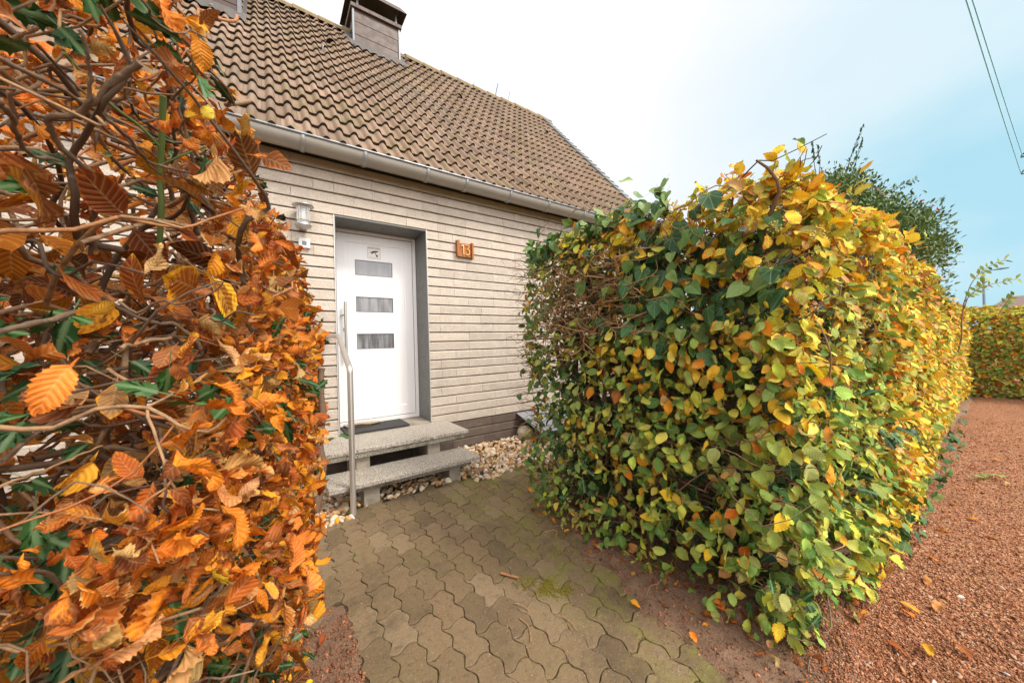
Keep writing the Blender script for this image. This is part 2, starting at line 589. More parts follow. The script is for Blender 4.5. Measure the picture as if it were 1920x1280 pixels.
simple('brass', (0.85, 0.46, 0.13), 0.4, 0.15, 0.1, 40)
simple('plastic_white', (0.68, 0.66, 0.63), 0.4)
simple('plastic_grey', (0.16, 0.16, 0.17), 0.35)
simple('lamp_metal', (0.45, 0.43, 0.40), 0.35, 0.7)
x = NT('lamp_glass')
M['lamp_glass'] = x.done(x.mix(x.noise(10), (0.85, 0.85, 0.84), (0.8, 0.8, 0.78)), 0.08, 0, 0.5, Transmission_Weight=0.75)
simple('cover_sheet', (0.24, 0.245, 0.26), 0.3, 0, 0.05)
simple('boulder', (0.52, 0.42, 0.31), 0.85, 0, 0.25, 18, 0.3, 0.6)
x = NT('bark')
t = x.attr('tint')
c = x.ramp(t, (0, (0.095, 0.056, 0.033)), (0.35, (0.17, 0.108, 0.066)), (0.65, (0.33, 0.195, 0.10)), (0.85, (0.44, 0.25, 0.115)), (1, (0.40, 0.14, 0.045)))
c = x.mix(x.rng(x.noise(70, 5, 0.7), 0.42, 0.7, 0, 0.6), c, (0.075, 0.05, 0.036))
c = x.mix(x.rng(x.noise(34, 4, 0.6), 0.60, 0.72, 0, 0.4), c, (0.34, 0.27, 0.19))
M['bark'] = x.done(c, 0.75, 0, 0.3, x.bump(x.noise(130, 5, 0.7), 0.45, 0.004))
simple('cut_wood', (0.50, 0.33, 0.18), 0.8, 0, 0.2, 120)
simple('green_stem', (0.12, 0.18, 0.045), 0.5, 0, 0.2, 30)
simple('cable', (0.30, 0.72, 0.88), 0.5)
simple('pole_wood', (0.10, 0.10, 0.10), 0.8)
simple('insulator', (0.03, 0.10, 0.15), 0.25)
simple('far_roof', (0.17, 0.115, 0.10), 0.9)
simple('galvanised', (0.22, 0.30, 0.36), 0.5, 0.3)
x = NT('berry')
M['berry'] = x.done(x.mix(x.noise(30), (0.45, 0.02, 0.015), (0.55, 0.05, 0.02)), 0.25)
x = NT('moss')
M['moss'] = x.done(x.mix(x.noise(90, 4), (0.10, 0.10, 0.012), (0.26, 0.20, 0.035)), 1.0, 0, 0.1)


def leaf_mat(name, kind):
    x = NT(name)
    uvn = x.n('ShaderNodeUVMap', uv_map='leafuv')
    sp = x.n('ShaderNodeSeparateXYZ')
    x.put(sp.inputs[0], uvn.outputs[0])
    U, V = sp.outputs[0], sp.outputs[1]
    a1 = x.n('ShaderNodeAttribute', attribute_name='col')
    a2 = x.n('ShaderNodeAttribute', attribute_name='col2')
    amt, seed = a1.outputs['Alpha'], a2.outputs['Alpha']
    av = x.math('ABSOLUTE', V)
    cv = x.n('ShaderNodeCombineXYZ')
    x.put(cv.inputs[0], x.math('MULTIPLY', U, 1.6))
    x.put(cv.inputs[1], V)
    x.put(cv.inputs[2], x.math('MULTIPLY', seed, 91.0))
    nb = x.noise(2.1, 4, 0.65, cv.outputs[0])
    nf = x.noise(9, 3, 0.7, cv.outputs[0])
    if kind == 'hornbeam':
        ph = x.math('FRACT', x.math('SUBTRACT', x.math('MULTIPLY', U, 8.5), x.math('MULTIPLY', av, 1.1)))
        d = x.math('ABSOLUTE', x.math('SUBTRACT', ph, 0.5))
        lat = x.rng(d, 0.16, 0.02)
        mid = x.rng(av, 0.10, 0.02)
        vein = x.math('MAXIMUM', x.math('MULTIPLY', lat, 0.75), mid)
        relief = d
    elif kind == 'ivy':
        # palmate veins from the petiole at the origin: U is along, V across
        vein = x.rng(av, 0.035, 0.008)
        for an in (38, 78):
            dd = x.math('ABSOLUTE', x.math('SUBTRACT', x.math('MULTIPLY', av, math.cos(R(an))), x.math('MULTIPLY', U, math.sin(R(an)))))
            vein = x.math('MAXIMUM', vein, x.rng(dd, 0.03, 0.006))
        relief = x.math('MULTIPLY', vein, -1.0)
    else:
        vein = x.rng(av, 0.09, 0.02)
        relief = x.math('MULTIPLY', vein, -1.0)
    edge = x.math('POWER', av, 3.0) if kind == 'hornbeam' else x.math('MULTIPLY', x.math('POWER', av, 2.0), 0.7)
    edge = x.math('MAXIMUM', edge, x.rng(U, 0.72, 1.0))
    sc = x.math('ADD', nb, x.math('MULTIPLY', edge, 0.35))
    sc = x.math('ADD', sc, x.math('MULTIPLY', x.math('SUBTRACT', nf, 0.5), 0.3))
    th = x.math('SUBTRACT', 1.15, amt)
    pm = x.rng(x.math('SUBTRACT', sc, th), -0.10, 0.12)
    c = x.mix(pm, a1.outputs['Color'], a2.outputs['Color'])
    c = x.mix(x.rng(nf, 0.58, 0.74, 0, 0.45), c, (0.15, 0.05, 0.015) if kind == 'hornbeam' else (0.10, 0.12, 0.03))
    if kind == 'hornbeam':      # the blade is a little deeper between the ribs
        c = x.mix(x.math('MULTIPLY', x.rng(d, 0.22, 0.5), 0.35), c, x.mix(1.0, c, (0.45, 0.42, 0.35), 'MULTIPLY'))
    vc = x.mix(0.5, c, (0.62, 0.50, 0.22) if kind == 'hornbeam' else (0.30, 0.42, 0.20))
    c = x.mix(x.math('MULTIPLY', vein, 0.42 if kind == 'hornbeam' else 0.55), c, vc)
    nrm = x.bump(relief, 0.45 if kind == 'hornbeam' else 0.3, 0.004)
    b = x.n('ShaderNodeBsdfPrincipled')
    x.put(b.inputs['Base Color'], c)
    b.inputs['Roughness'].default_value = {'hornbeam': 0.66, 'ivy': 0.42, 'holly': 0.46}[kind]
    b.inputs['Specular IOR Level'].default_value = {'hornbeam': 0.2, 'ivy': 0.3, 'holly': 0.25}[kind]
    x.put(b.inputs['Normal'], nrm)
    tr = x.n('ShaderNodeBsdfTranslucent')
    x.put(tr.inputs[0], x.mix(1.0, c, (1.0, 0.95, 0.7), 'MULTIPLY'))
    ms = x.n('ShaderNodeMixShader')
    ms.inputs[0].default_value = {'hornbeam': 0.22, 'ivy': 0.10, 'holly': 0.06}[kind]
    x.t.links.new(b.outputs[0], ms.inputs[1])
    x.t.links.new(tr.outputs[0], ms.inputs[2])
    if kind == 'hornbeam':      # nibbled holes and torn margins on the more withered leaves
        hole = x.rng(x.math('ADD', x.noise(3.3, 3, 0.7, cv.outputs[0]), x.math('ADD', x.math('MULTIPLY', edge, 0.07), x.math('MULTIPLY', amt, 0.16))), 0.765, 0.77, sm=False)
        tp_ = x.n('ShaderNodeBsdfTransparent')
        m2 = x.n('ShaderNodeMixShader')
        x.put(m2.inputs[0], hole)
        x.t.links.new(ms.outputs[0], m2.inputs[1])
        x.t.links.new(tp_.outputs[0], m2.inputs[2])
        ms = m2
    x.t.links.new(ms.outputs[0], x.out.inputs[0])
    M[name] = x.m


leaf_mat('hornbeam_leaf', 'hornbeam')
leaf_mat('ivy_leaf', 'ivy')
leaf_mat('holly_leaf', 'holly')

# ================================================================== HOUSE
C_, ZS, ZT, OW, DEP = 0.1055, 0.3445, 2.56, 0.945, 0.353   # course height, plinth top, opening top, opening width, reveal depth
Z0 = 0.405
XL, XR = -7.0, 5.0
house = thing('house', 'single storey house clad in pale long stone with a brown tiled roof', 'house', (0, 0, 0))


def stone(mb, x0, x1, z0, z1, y, t):
    """one facing stone: crisp overhanging lower edge, chamfered ledge along the top"""
    p = y - random.uniform(0, 0.0045)
    tilt = random.uniform(-0.001, 0.003)
    g = 0.0004
    a0, a1 = x0 + g, x1 - g
    b0, b1 = z0 + 0.0095, z1 - 0.0005
    v = [(a0, y + .03, b0), (a1, y + .03, b0), (a1, y + .03, b1), (a0, y + .03, b1),
         (a0, p + .003, b0), (a1, p + .003, b0), (a1, p + .013, b1), (a0, p + .013, b1),
         (a0 + .0012, p - tilt, b0 + .002), (a1 - .0012, p - tilt, b0 + .002), (a1 - .0012, p + tilt, b1 - .012), (a0 + .0012, p + tilt, b1 - .012)]
    mb.add(v, [(8, 9, 10, 11), (4, 5, 9, 8), (5, 6, 10, 9), (6, 7, 11, 10), (7, 4, 8, 11), (0, 1, 5, 4), (1, 2, 6, 5), (2, 3, 7, 6), (3, 0, 4, 7)], t)


def courses(mb, k0, k1, y, lens, holes=False):
    for k in range(k0, k1):
        z0 = ZS + C_ * k
        z1 = z0 + C_
        xx = XL - random.choice((0, .18, .36)) - random.uniform(0, .02)
        while xx < XR:
            L = random.choice(lens)
            xa, xb = max(xx, XL), min(xx + L, XR)
            xx += L
            if xb - xa < 0.03:
                continue
            t = random.random()
            if holes and z0 < ZT - 0.01 and xb > 0 and xa < OW:
                if xa < -0.03:
                    stone(mb, xa, 0.0, z0, z1, y, t)
                if xb > OW + 0.03:
                    stone(mb, OW, xb, z0, z1, y, t)
                continue
            stone(mb, xa, xb, z0, z1, y, t)


mb = MB()
courses(mb, 0, 26, 0.0, (0.54, 0.54, 0.54, 0.36, 0.18), True)
mb.build('front_wall', M['stone'], house)
mb = MB()
courses(mb, -4, 0, 0.004, (0.42, 0.5, 0.56))
mb.build('plinth', M['plinth'], house)
mb = MB()
mb.plate(XL, XR, -0.2, 3.10, [(-0.004, OW + 0.004, Z0 - 0.03, ZT + 0.004)], 0.016, 0.06)
mb.build('mortar_bed', M['mortar'], house)
# other walls of the body
mb = MB()
YB = 5.25
mb.plate(XL, XR, -0.2, 3.1, [], YB - 0.1, YB)
for xx in (XL, XR - 0.08):
    v = [(xx, .06, -.2), (xx, YB - .1, -.2), (xx, YB - .1, 3.1), (xx, 2.62, 6.35), (xx, .06, 3.1)]
    v2 = [(a + .08, b, c) for a, b, c in v]
    mb.add(v + v2, [(0, 1, 2, 3, 4)[::-1], (5, 6, 7, 8, 9), (0, 1, 6, 5), (1, 2, 7, 6), (2, 3, 8, 7), (3, 4, 9, 8), (4, 0, 5, 9)])
mb.box((XL + .1, 0.9, -.2), (XR - .1, 1.0, 3.0))
mb.build('side_wall', M['house_render'], house)

# --- roof: rows of concrete pantiles
TH = R(50)
EY, EZ = -0.25, 3.12
cu, su = math.cos(TH), math.sin(TH)
ROW, PER = 0.279, 0.135
RX0, RX1 = -6.98, 5.0


def rp(x, s, h, th=TH):
    """point on the front roof slope: x along, s up the slope, h out of the slope"""
    return np.stack([x, EY + s * cu - h * su, EZ + s * su + h * cu], -1)


def prof(x):
    ph = (x + 0.352) / PER
    ph = ph - np.round(ph)
    c = np.clip(np.abs(ph) / 0.27, 0, 1)
    return 0.037 * (1 - c * c) ** 0.7 + 0.004 * np.cos(ph * 2 * math.pi)


mb = MB()
nrow = 17
for k in range(nrow):
    s0 = -0.028 + ROW * k
    ntile = int((RX1 - RX0) / (PER * 2))
    xs0 = -0.352 - PER * 0.5 - PER * 2 * 24 - (PER if k % 2 else 0)
    for j in range(ntile + 4):
        xa = xs0 + j * 2 * PER
        xb = xa + 2 * PER
        if xb < RX0 or xa > RX1:
            continue
        xa, xb = max(xa, RX0), min(xb, RX1)
        n = max(3, int(30 * (xb - xa) / (2 * PER)))
        x_ = np.linspace(xa + 0.0008, xb - 0.0008, n)
        h = prof(x_)
        ds, dh, sk = random.gauss(0, .0035), random.uniform(-.0015, .003), random.uniform(-.004, .004)
        se = s0 + ds + sk * (x_ - xa) / (2 * PER)
        lo = rp(x_, se + .006, h * .9 + 0.003 + dh)
        fr = rp(x_, se, h + 0.032 + dh)
        r1 = rp(x_, se + .004, h + 0.037 + dh)
        r2 = rp(x_, s0 + ROW * 0.5, h + 0.021 + dh)
        bk = rp(x_, s0 + ROW + 0.05, h * 0.97 + 0.002)
        fa, fb = [], []
        for i in range(n - 1):
            fb.append((i, i + 1, n + i + 1, n + i))
            for r in (1, 2, 3):
                fa.append((r * n + i, r * n + i + 1, (r + 1) * n + i + 1, (r + 1) * n + i))
        t = min(1, max(0, random.gauss(0.5, 0.2)))
        V = np.concatenate([lo, fr, r1, r2, bk])
        mb.add(V, fa, t, 0)
        mb.add(np.concatenate([lo, fr]), fb, t, 1)
roof = mb.build('roof', [M['roof_tile'], M['tile_edge']], house, smooth_=True)
RS = -0.028 + ROW * nrow
RY, RZ = EY + (RS - .03) * cu, EZ + (RS - .03) * su
mb = MB()      # back slope and underside
mb.add([(RX0, RY, RZ), (RX1, RY, RZ), (RX1, RY + 3.0, RZ - 3.0 * math.tan(TH)), (RX0, RY + 3.0, RZ - 3.0 * math.tan(TH))], [(0, 1, 2, 3)])
a = rp(np.array([RX0, RX1, RX1, RX0]), np.array([.05, .05, RS - .05, RS - .05]), np.array([-.03] * 4))
mb.add(a, [(0, 1, 2, 3)])
mb.build('roof_underlay', M['tile_edge'], house)
mb = MB()      # ridge caps, each a half round lapping the next
n = 0
xx = RX0
while xx < RX1 + 0.02:
    L = 0.36
    ang = np.linspace(-0.15, math.pi + 0.15, 9)
    dz, tt = random.uniform(-.008, .008), random.random()
    vs = []
    for (xe, rr) in ((xx, 0.112), (xx, 0.128), (xx + L + .04, 0.112)):
        vs += [(xe, RY - rr * math.cos(q), RZ - .03 + dz + rr * .85 * math.sin(q)) for q in ang]
    fs = [(r * 9 + i, r * 9 + i + 1, (r + 1) * 9 + i + 1, (r + 1) * 9 + i) for r in (0, 1) for i in range(8)]
    mb.add(vs, fs, tt)
    xx += L
mb.build('ridge_tiles', M['ridge_tile'], roof)
mb = MB()      # verge: overlapping slates along the gable edge
s = -0.1
while s < RS - 0.02:
    L = 0.17
    d = random.uniform(-.004, .004)
    q = lambda x, s_, h: rp(np.array([x]), np.array([s_]), np.array([h]))[0]
    x0, x1 = 4.985, 5.155 + random.uniform(-.006, .006)
    ta, tb = 0.085 + d, 0.068 + d
    vs = [q(x0, s - .02, ta - .014), q(x1, s, ta - .014), q(x1, s + L + .03, tb - .014), q(x0, s + L + .03, tb - .014),
          q(x0, s - .02, ta), q(x1, s, ta), q(x1, s + L + .03, tb), q(x0, s + L + .03, tb)]
    mb.add(vs, [(0, 3, 2, 1), (4, 5, 6, 7), (0, 1, 5, 4), (1, 2, 6, 5), (2, 3, 7, 6), (3, 0, 4, 7)], random.random())
    s += L
a0, a1 = q(4.99, -.1, -.12), q(5.09, RS, -.12)
vs = [q(4.99, -.1, -.12), q(5.08, -.1, -.12), q(5.08, RS, -.12), q(4.99, RS, -.12), q(4.99, -.1, .055), q(5.08, -.1, .055), q(5.08, RS, .055), q(4.99, RS, .055)]
mb.add(vs, [(0, 3, 2, 1), (4, 5, 6, 7), (0, 1, 5, 4), (1, 2, 6, 5), (2, 3, 7, 6), (3, 0, 4, 7)])
mb.build('verge', M['verge_slate'], roof)
for (vx, vs_) in ((0.30, 3.51), (2.375, 3.447), (4.44, 3.444)):   # vent tiles: little dark hoods
    mb = MB()
    ang = np.linspace(0, math.pi, 11)
    V = []
    for (ss, rr, hh) in ((vs_ - .035, .066, .028), (vs_ - .03, .074, .03), (vs_ + .16, .05, .015)):
        V.append(rp(vx + rr * np.cos(ang), np.full(11, ss), hh + rr * np.sin(ang) * (1.0 if ss < vs_ else .35)))
    mb.add(np.concatenate(V), [(r * 11 + i, r * 11 + i + 1, (r + 1) * 11 + i + 1, (r + 1) * 11 + i) for r in (0, 1) for i in range(10)], .5, 0)
    V = rp(vx + .062 * np.cos(ang), np.full(11, vs_ - .012), .028 + .062 * np.sin(ang))
    mb.add(V, [tuple(range(11))], .5, 1)
    mb.build('vent_tile', [M['roof_tile'], M['dark_void']], roof, smooth_=True)
mb = MB()      # bent roof hook
mb.tube([rp(np.array([.135]), np.array([q_]), np.array([h_]))[0] for q_, h_ in ((3.02, .03), (2.95, .07), (2.90, .10), (2.86, .09), (2.84, .04))], .009, 6)
mb.build('roof_hook', M['zinc_rim'], roof, smooth_=True)

# chimney on the ridge, clad in brown sheet
def clad_box(mb, x0, x1, y0, y1, z0, z1, nz):
    hh = (z1 - z0) / nz
    for i in range(nz):
        a, b = z0 + hh * i + .003, z0 + hh * (i + 1) - .003
        mb.box((x0 + .012, y0, a), (x1 - .012, y1, b), random.random())
    mb.box((x0 + .02, y0 + .012, z0), (x1 - .02, y1 - .012, z1), .2)


mb = MB()
cx0, cx1, cy0, cy1 = 0.695, 1.452, 2.36, 2.95
clad_box(mb, cx0, cx1, cy0, cy1, 6.02, 6.88, 4)
chim = mb.build('chimney', M['clad_brown'], roof, 0.003)
for xx in (cx0, cx1):
    for yy in (cy0, cy1):
        mb = MB()
        mb.box((xx - .016, yy - .016, 5.95), (xx + .016, yy + .016, 6.87))
        mb.build('corner_trim', M['clad_trim'], chim, 0.003)
mb = MB()
mb.plate(cx0 - .035, cx1 + .035, 0, 0.06, [], 0, 0.06)
mb = MB()
mb.box((cx0 - .04, cy0 - .04, 6.872), (cx1 + .04, cy1 + .04, 6.935))
mb.build('collar', M['chimney_hood'], chim, 0.004)
mb = MB()
for xx in (cx0 + .07, cx1 - .05):
    for yy in (cy0 + .0, cy1 - .02):
        mb = MB()
        mb.box((xx - .015, yy - .015, 6.93), (xx + .015, yy + .015, 7.19))
        mb.build('hood_post', M['clad_trim'], chim)
mb = MB()
mb.box((cx0 + .15, cy0 + .15, 6.93), (cx1 - .15, cy1 - .12, 7.05), .2)
mb.build('flue', M['chimney_hood'], chim)
mb = MB()      # hood: flat top with flared skirt
X0, X1, Y0, Y1 = cx0 - .09, cx1 + .11, cy0 - .13, cy1 + .13
V = [(X0, Y0, 7.10), (X1, Y0, 7.10), (X1, Y1, 7.10), (X0, Y1, 7.10), (X0 + .09, Y0 + .09, 7.235), (X1 - .09, Y0 + .09, 7.235), (X1 - .09, Y1 - .09, 7.235), (X0 + .09, Y1 - .09, 7.235)]
V += [(a * 1.0, b, c + .006) for a, b, c in V]
F = [(0, 1, 5, 4), (1, 2, 6, 5), (2, 3, 7, 6), (3, 0, 4, 7), (4, 5, 6, 7)]
mb.add(V, F + [tuple(i + 8 for i in f)[::-1] for f in F] + [(0, 8, 9, 1), (1, 9, 10, 2), (2, 10, 11, 3), (3, 11, 8, 0)])
mb.build('hood', M['chimney_hood'], chim)
mb = MB()      # lead apron at the foot
n = 16
xs = np.linspace(cx0 - .09, cx1 + .09, n)
lo = rp(xs, np.full(n, 3.86) + rng.uniform(-.012, .012, n), prof(xs) * .8 + .045)
hi = rp(xs, np.full(n, 4.12), np.full(n, .075))
mb.add(np.concatenate([lo, hi]), [(i, i + 1, n + i + 1, n + i) for i in range(n - 1)])
for xx, sg in ((cx0 - .06, 1), (cx1 + .06, 1)):
    V = rp(np.array([xx - .05, xx + .05, xx + .05, xx - .05]), np.array([3.9, 3.9, 4.6, 4.6]), np.array([.06, .06, .07, .07]))
    mb.add(V, [(0, 1, 2, 3)])
mb.build('lead_apron', M['lead'], chim, smooth_=True)

# dormer clad in the same sheet
mb = MB()
clad_box(mb, -2.6, -0.76, 1.60, 3.2, 4.95, 6.6, 6)
dorm = mb.build('dormer', M['clad_brown'], roof, 0.003)
mb = MB()
mb.box((-.79, 1.585, 5.30), (-.745, 1.63, 6.6))
mb.build('corner_trim', M['clad_trim'], dorm, 0.003)
mb = MB()
mb.box((-2.75, 1.45, 6.6), (-.62, 3.3, 6.68))
mb.build('dormer_roof', M['clad_brown'], dorm, 0.003)
mb = MB()
n = 40
xs = np.linspace(-2.7, -.70, n)
lo = rp(xs, np.full(n, 2.70) + rng.uniform(-.012, .012, n), prof(xs) * .8 + .045)
hi = rp(xs, np.full(n, 2.98), np.full(n, .075))
mb.add(np.concatenate([lo, hi]), [(i, i + 1, n + i + 1, n + i) for i in range(n - 1)])
V = rp(np.array([-.77, -.70, -.70, -.77]), np.array([2.72, 2.72, 4.4, 4.4]), np.array([.055, .055, .06, .06]))
mb.add(V, [(0, 1, 2, 3)])
mb.build('lead_apron', M['lead'], dorm, smooth_=True)

# gutter: half-round with a beaded rim
mb = MB()
gy, gz, gr = -0.205, 3.118, 0.088
ang = np.linspace(R(-2), R(182), 15)
for xs_ in ((XL, 5.12),):
    V = []
    for xx in xs_:
        V += [(xx, gy - gr * math.cos(q), gz - gr * 1.12 * math.sin(q)) for q in ang]
    for xx in xs_:
        V += [(xx, gy - (gr - .004) * math.cos(q), gz - (gr * 1.12 - .004) * math.sin(q)) for q in ang]
    n = 15
    F = [(i, i + 1, n + i + 1, n + i) for i in range(n - 1)] + [(2 * n + i, 3 * n + i, 3 * n + i + 1, 2 * n + i + 1) for i in range(n - 1)]
    mb.add(V, F)
gut = mb.build('gutter', M['zinc'], house, smooth_=True)
mb = MB()
mb.tube([(XL, gy - gr - .006, gz + .006), (5.12, gy - gr - .006, gz + .006)], .0115, 10)
mb.build('rim', M['zinc_rim'], gut, smooth_=True)
clips = [-0.263, 0.25, 0.876, 1.335, 1.936, 2.554, 3.218, 3.85, 4.5]
for xx in clips + [-.85, -1.45, -2.1]:
    mb = MB()
    V = []
    for dx in (-.016, .016):
        V += [(xx + dx, gy - (gr + .010) * math.cos(q), gz - (gr * 1.12 + .010) * math.sin(q)) for q in ang]
    V += [(a_[0], gy + (a_[1] - gy) * .9, gz + (a_[2] - gz) * .9) for a_ in V]
    mb.add(V, [(i, i + 1, 15 + i + 1, 15 + i) for i in range(14)] + [(i + 30, i + 31, i + 1, i) for i in range(14)] + [(i + 45, i + 15, i + 16, i + 46) for i in range(14)])
    mb.build('gutter_clip', M['zinc_clip'], gut, smooth_=True)
mb = MB()
mb.box((XL, -.11, 3.092), (XR + .05, .10, 3.12))
mb.build('soffit', M['soffit'], house)

# --- door reveal
mb = MB()
e = .012
mb.box((0, -.006, Z0 - .02), (e, DEP + .05, ZT))
mb.box((OW - e, -.006, Z0 - .02), (OW, DEP + .05, ZT))
mb.box((e, -.006, ZT - e), (OW - e, DEP + .05, ZT))
for zz in (.75, 1.12, 1.5, 1.9, 2.25):
    mb.box((OW - e - .003, .15, zz), (OW - e + .001, .158, zz + .008), .5, 1)
for xq in (.2, .5, .75):
    mb.box((xq, .15, ZT - e - .003), (xq + .008, .158, ZT - e + .001), .5, 1)
rev = mb.build('door_reveal', [M['reveal_grey'], M['gasket']], house)
mb = MB()
mb.box((-.003, -.010, Z0), (.005, -.0062, ZT + .003))
mb.box((OW - .005, -.010, Z0), (OW + .003, -.0062, ZT + .003))
mb.build('edge_trim', M['reveal_edge'], rev)
mb = MB()
mb.box((e + .001, .0, .30), (OW - e - .001, DEP + .12, Z0 - .004))
mb.build('door_sill', M['concrete'], house, .004)

# --- door
door = thing('door', 'x', 'x')
del door['label'], door['category']
door.parent = house
mb = MB()
mb.plate(e + .001, OW - e - .001, Z0, ZT - e - .001, [(.050, OW - .050, Z0 + .045, ZT - .048)], DEP - .012, DEP + .07)
mb.build('door_frame', M['frame_white'], door, .003)
lx0, lx1, lz0, lz1 = .056, OW - .056, Z0 + .052, ZT - .055
px0, px1, pz0, pz1 = .150, .792, .565, 2.415
panes = [(.256, .653, 2.062, 2.224), (.256, .653, 1.652, 1.816), (.256, .653, 1.240, 1.404)]
mb = MB()
mb.plate(lx0, lx1, lz0, lz1, [(px0, px1, pz0, pz1)], DEP - .002, DEP + .06)
mb.plate(px0 - .004, px1 + .004, pz0 - .004, pz1 + .004, panes, DEP + .007, DEP + .05)
for a_, b_ in (((px0, pz0), (px1, pz0)), ((px0, pz1), (px1, pz1)), ((px0, pz0), (px0, pz1)), ((px1, pz0), (px1, pz1))):
    mb.tube([(a_[0], DEP + .006, a_[1]), (b_[0], DEP + .006, b_[1])], .006, 6)
mb.build('door_leaf', M['door_white'], door, .003)
mb = MB()
mb.box((.0505, DEP + .03, Z0 + .0455), (OW - .0505, DEP + .04, ZT - .0485))
mb.build('gasket', M['gasket'], door)
for a_ in panes:
    mb = MB()
    mb.box((a_[0], DEP + .013, a_[2]), (a_[1], DEP + .03, a_[3]), {2.062: 1.0, 1.652: .45, 1.240: .1}[a_[2]])
    pn = mb.build('glass_pane', M['frosted_glass'], door)
    mb = MB()
    mb.plate(a_[0] - .004, a_[1] + .004, a_[2] - .004, a_[3] + .004, [(a_[0] + .0015, a_[1] - .0015, a_[2] + .0015, a_[3] - .0015)], DEP + .005, DEP + .0135)
    mb.build('bead', M['plastic_grey'], pn)
mb = MB()
hx = .132
mb.tube([(hx, .285, 1.16), (hx, .285, 1.748)], .0145, 14)
for zz in (1.238, 1.605):
    mb.tube([(hx, .285, zz), (hx - .035, .32, zz), (hx - .035, DEP, zz)], .009, 8)
mb.build('pull_handle', M['steel'], door, smooth_=True)
mb = MB()
mb.box((.118, DEP - .012, 1.44), (.146, DEP, 1.475))
mb.build('lock', M['steel'], door, .003)


def text_mesh(txt, size, ext=0.0):
    cu_ = bpy.data.curves.new('lettering', 'FONT')
    cu_.body = txt
    cu_.size = size
    cu_.extrude = ext
    cu_.align_x = 'CENTER'
    o = bpy.data.objects.new('lettering', cu_)
    S.collection.objects.link(o)
    bpy.context.view_layer.update()
    me = bpy.data.meshes.new_from_object(o.evaluated_get(bpy.context.evaluated_depsgraph_get()))
    bpy.data.objects.remove(o)
    v = np.array([tuple(p.co) for p in me.vertices])
    f = [tuple(p.vertices) for p in me.polygons]
    bpy.data.meshes.remove(me)
    return v, f


# warning sticker: ACHTUNG and a camera
sy = DEP + .0048
sx0, sx1, sz0, sz1 = .384, .528, 2.252, 2.392
mb = MB()
mb.box((sx0, sy, sz0), (sx1, sy + .002, sz1), .5, 0)
mb.plate(sx0 + .003, sx1 - .003, sz0 + .003, sz1 - .003, [(sx0 + .006, sx1 - .006, sz0 + .006, sz1 - .006)], sy - .0006, sy, .5, 2)
sm = (sx0 + sx1) / 2
v, f = text_mesh('ACHTUNG', .0255)
mb.add(np.stack([v[:, 0] + sm, np.full(len(v), sy - .0009), v[:, 1] + 2.3655], -1), f, .5, 1)


def ipoly(pts, d=.0009):
    """flat ink shape on the sticker, coordinates in 1/100 of its side"""
    V = [(sx0 + p_[0] / 100 * (sx1 - sx0), sy - d, sz0 + p_[1] / 100 * (sz1 - sz0)) for p_ in pts]
    mb.add(V, [tuple(range(len(V)))], .5, 1)


ipoly([(28, 56), (44, 66), (80, 70), (80, 60), (44, 50)])              # housing
ipoly([(26, 57), (20, 53), (30, 47), (44, 49)])                        # hood tip
ipoly([(30, 46), (38, 42), (46, 47), (46, 49), (38, 46), (34, 50)])    # lens ring
ipoly([(56, 52), (62, 52), (68, 38), (74, 34), (70, 30), (64, 34)])    # arm
ipoly([(72 + 8 * math.cos(q), 28 + 8 * math.sin(q)) for q in np.linspace(0, 2 * math.pi, 15)[:-1]])   # wall plate
mb.add([(sx0 + .022, sy - .0009, sz0 + .017), (sx1 - .022, sy - .0009, sz0 + .017), (sx1 - .022, sy - .0009, sz0 + .021), (sx0 + .022, sy - .0009, sz0 + .021)], [(0, 1, 2, 3)], .5, 2)
mb.build('warning_sticker', [M['sticker'], M['sticker_ink'], M['sticker_line']], door)

# ================================================================== things on and by the wall
sg = thing('house_number_sign', 'rust brown metal house number 13 on the stone wall right of the door', 'sign', (1.41, -.03, 2.31))
mb = MB()
n = 10
xs = np.linspace(1.335, 1.492, n)
bow = -.030 - .014 * (1 - ((xs - 1.41) / .085) ** 2)
F = []
V = np.concatenate([np.stack([xs, bow, np.full(n, 2.302)], -1), np.stack([xs, bow, np.full(n, 2.463)], -1),
                    np.stack([xs, bow + .003, np.full(n, 2.302)], -1), np.stack([xs, bow + .003, np.full(n, 2.463)], -1)])
for i in range(n - 1):
    F += [(i, i + 1, n + i + 1, n + i), (2 * n + i, 3 * n + i, 3 * n + i + 1, 2 * n + i + 1), (n + i, n + i + 1, 3 * n + i + 1, 3 * n + i), (i, 2 * n + i, 2 * n + i + 1, i + 1)]
mb.add(V, F)
mb.build('plate', M['rust'], sg)
mb = MB()
mb.box((1.302, -.052, 2.300), (1.334, -.046, 2.492))
mb.box((1.302, -.046, 2.300), (1.306, .0, 2.492))
mb.build('side_strip', M['rust'], sg, .0015)
mb = MB()
mb.box((1.494, -.058, 2.290), (1.500, .0, 2.482))
mb.box((1.506, -.048, 2.292), (1.524, -.043, 2.482))
mb.box((1.509, -.043, 2.285), (1.513, .0, 2.30))
mb.build('side_strip', M['rust'], sg, .0015)
yb_ = -.052
for pts in ([(1.357, 2.424), (1.377, 2.440), (1.384, 2.442), (1.384, 2.325)],
            [(1.408, 2.440), (1.462, 2.437), (1.435, 2.392), (1.452, 2.385), (1.464, 2.366), (1.461, 2.342), (1.444, 2.327), (1.424, 2.325), (1.408, 2.336)]):
    mb = MB()
    mb.tube([(a_, yb_, b_) for a_, b_ in pts], .0058, 8)
    mb.build('digit', M['brass'], sg, smooth_=True)

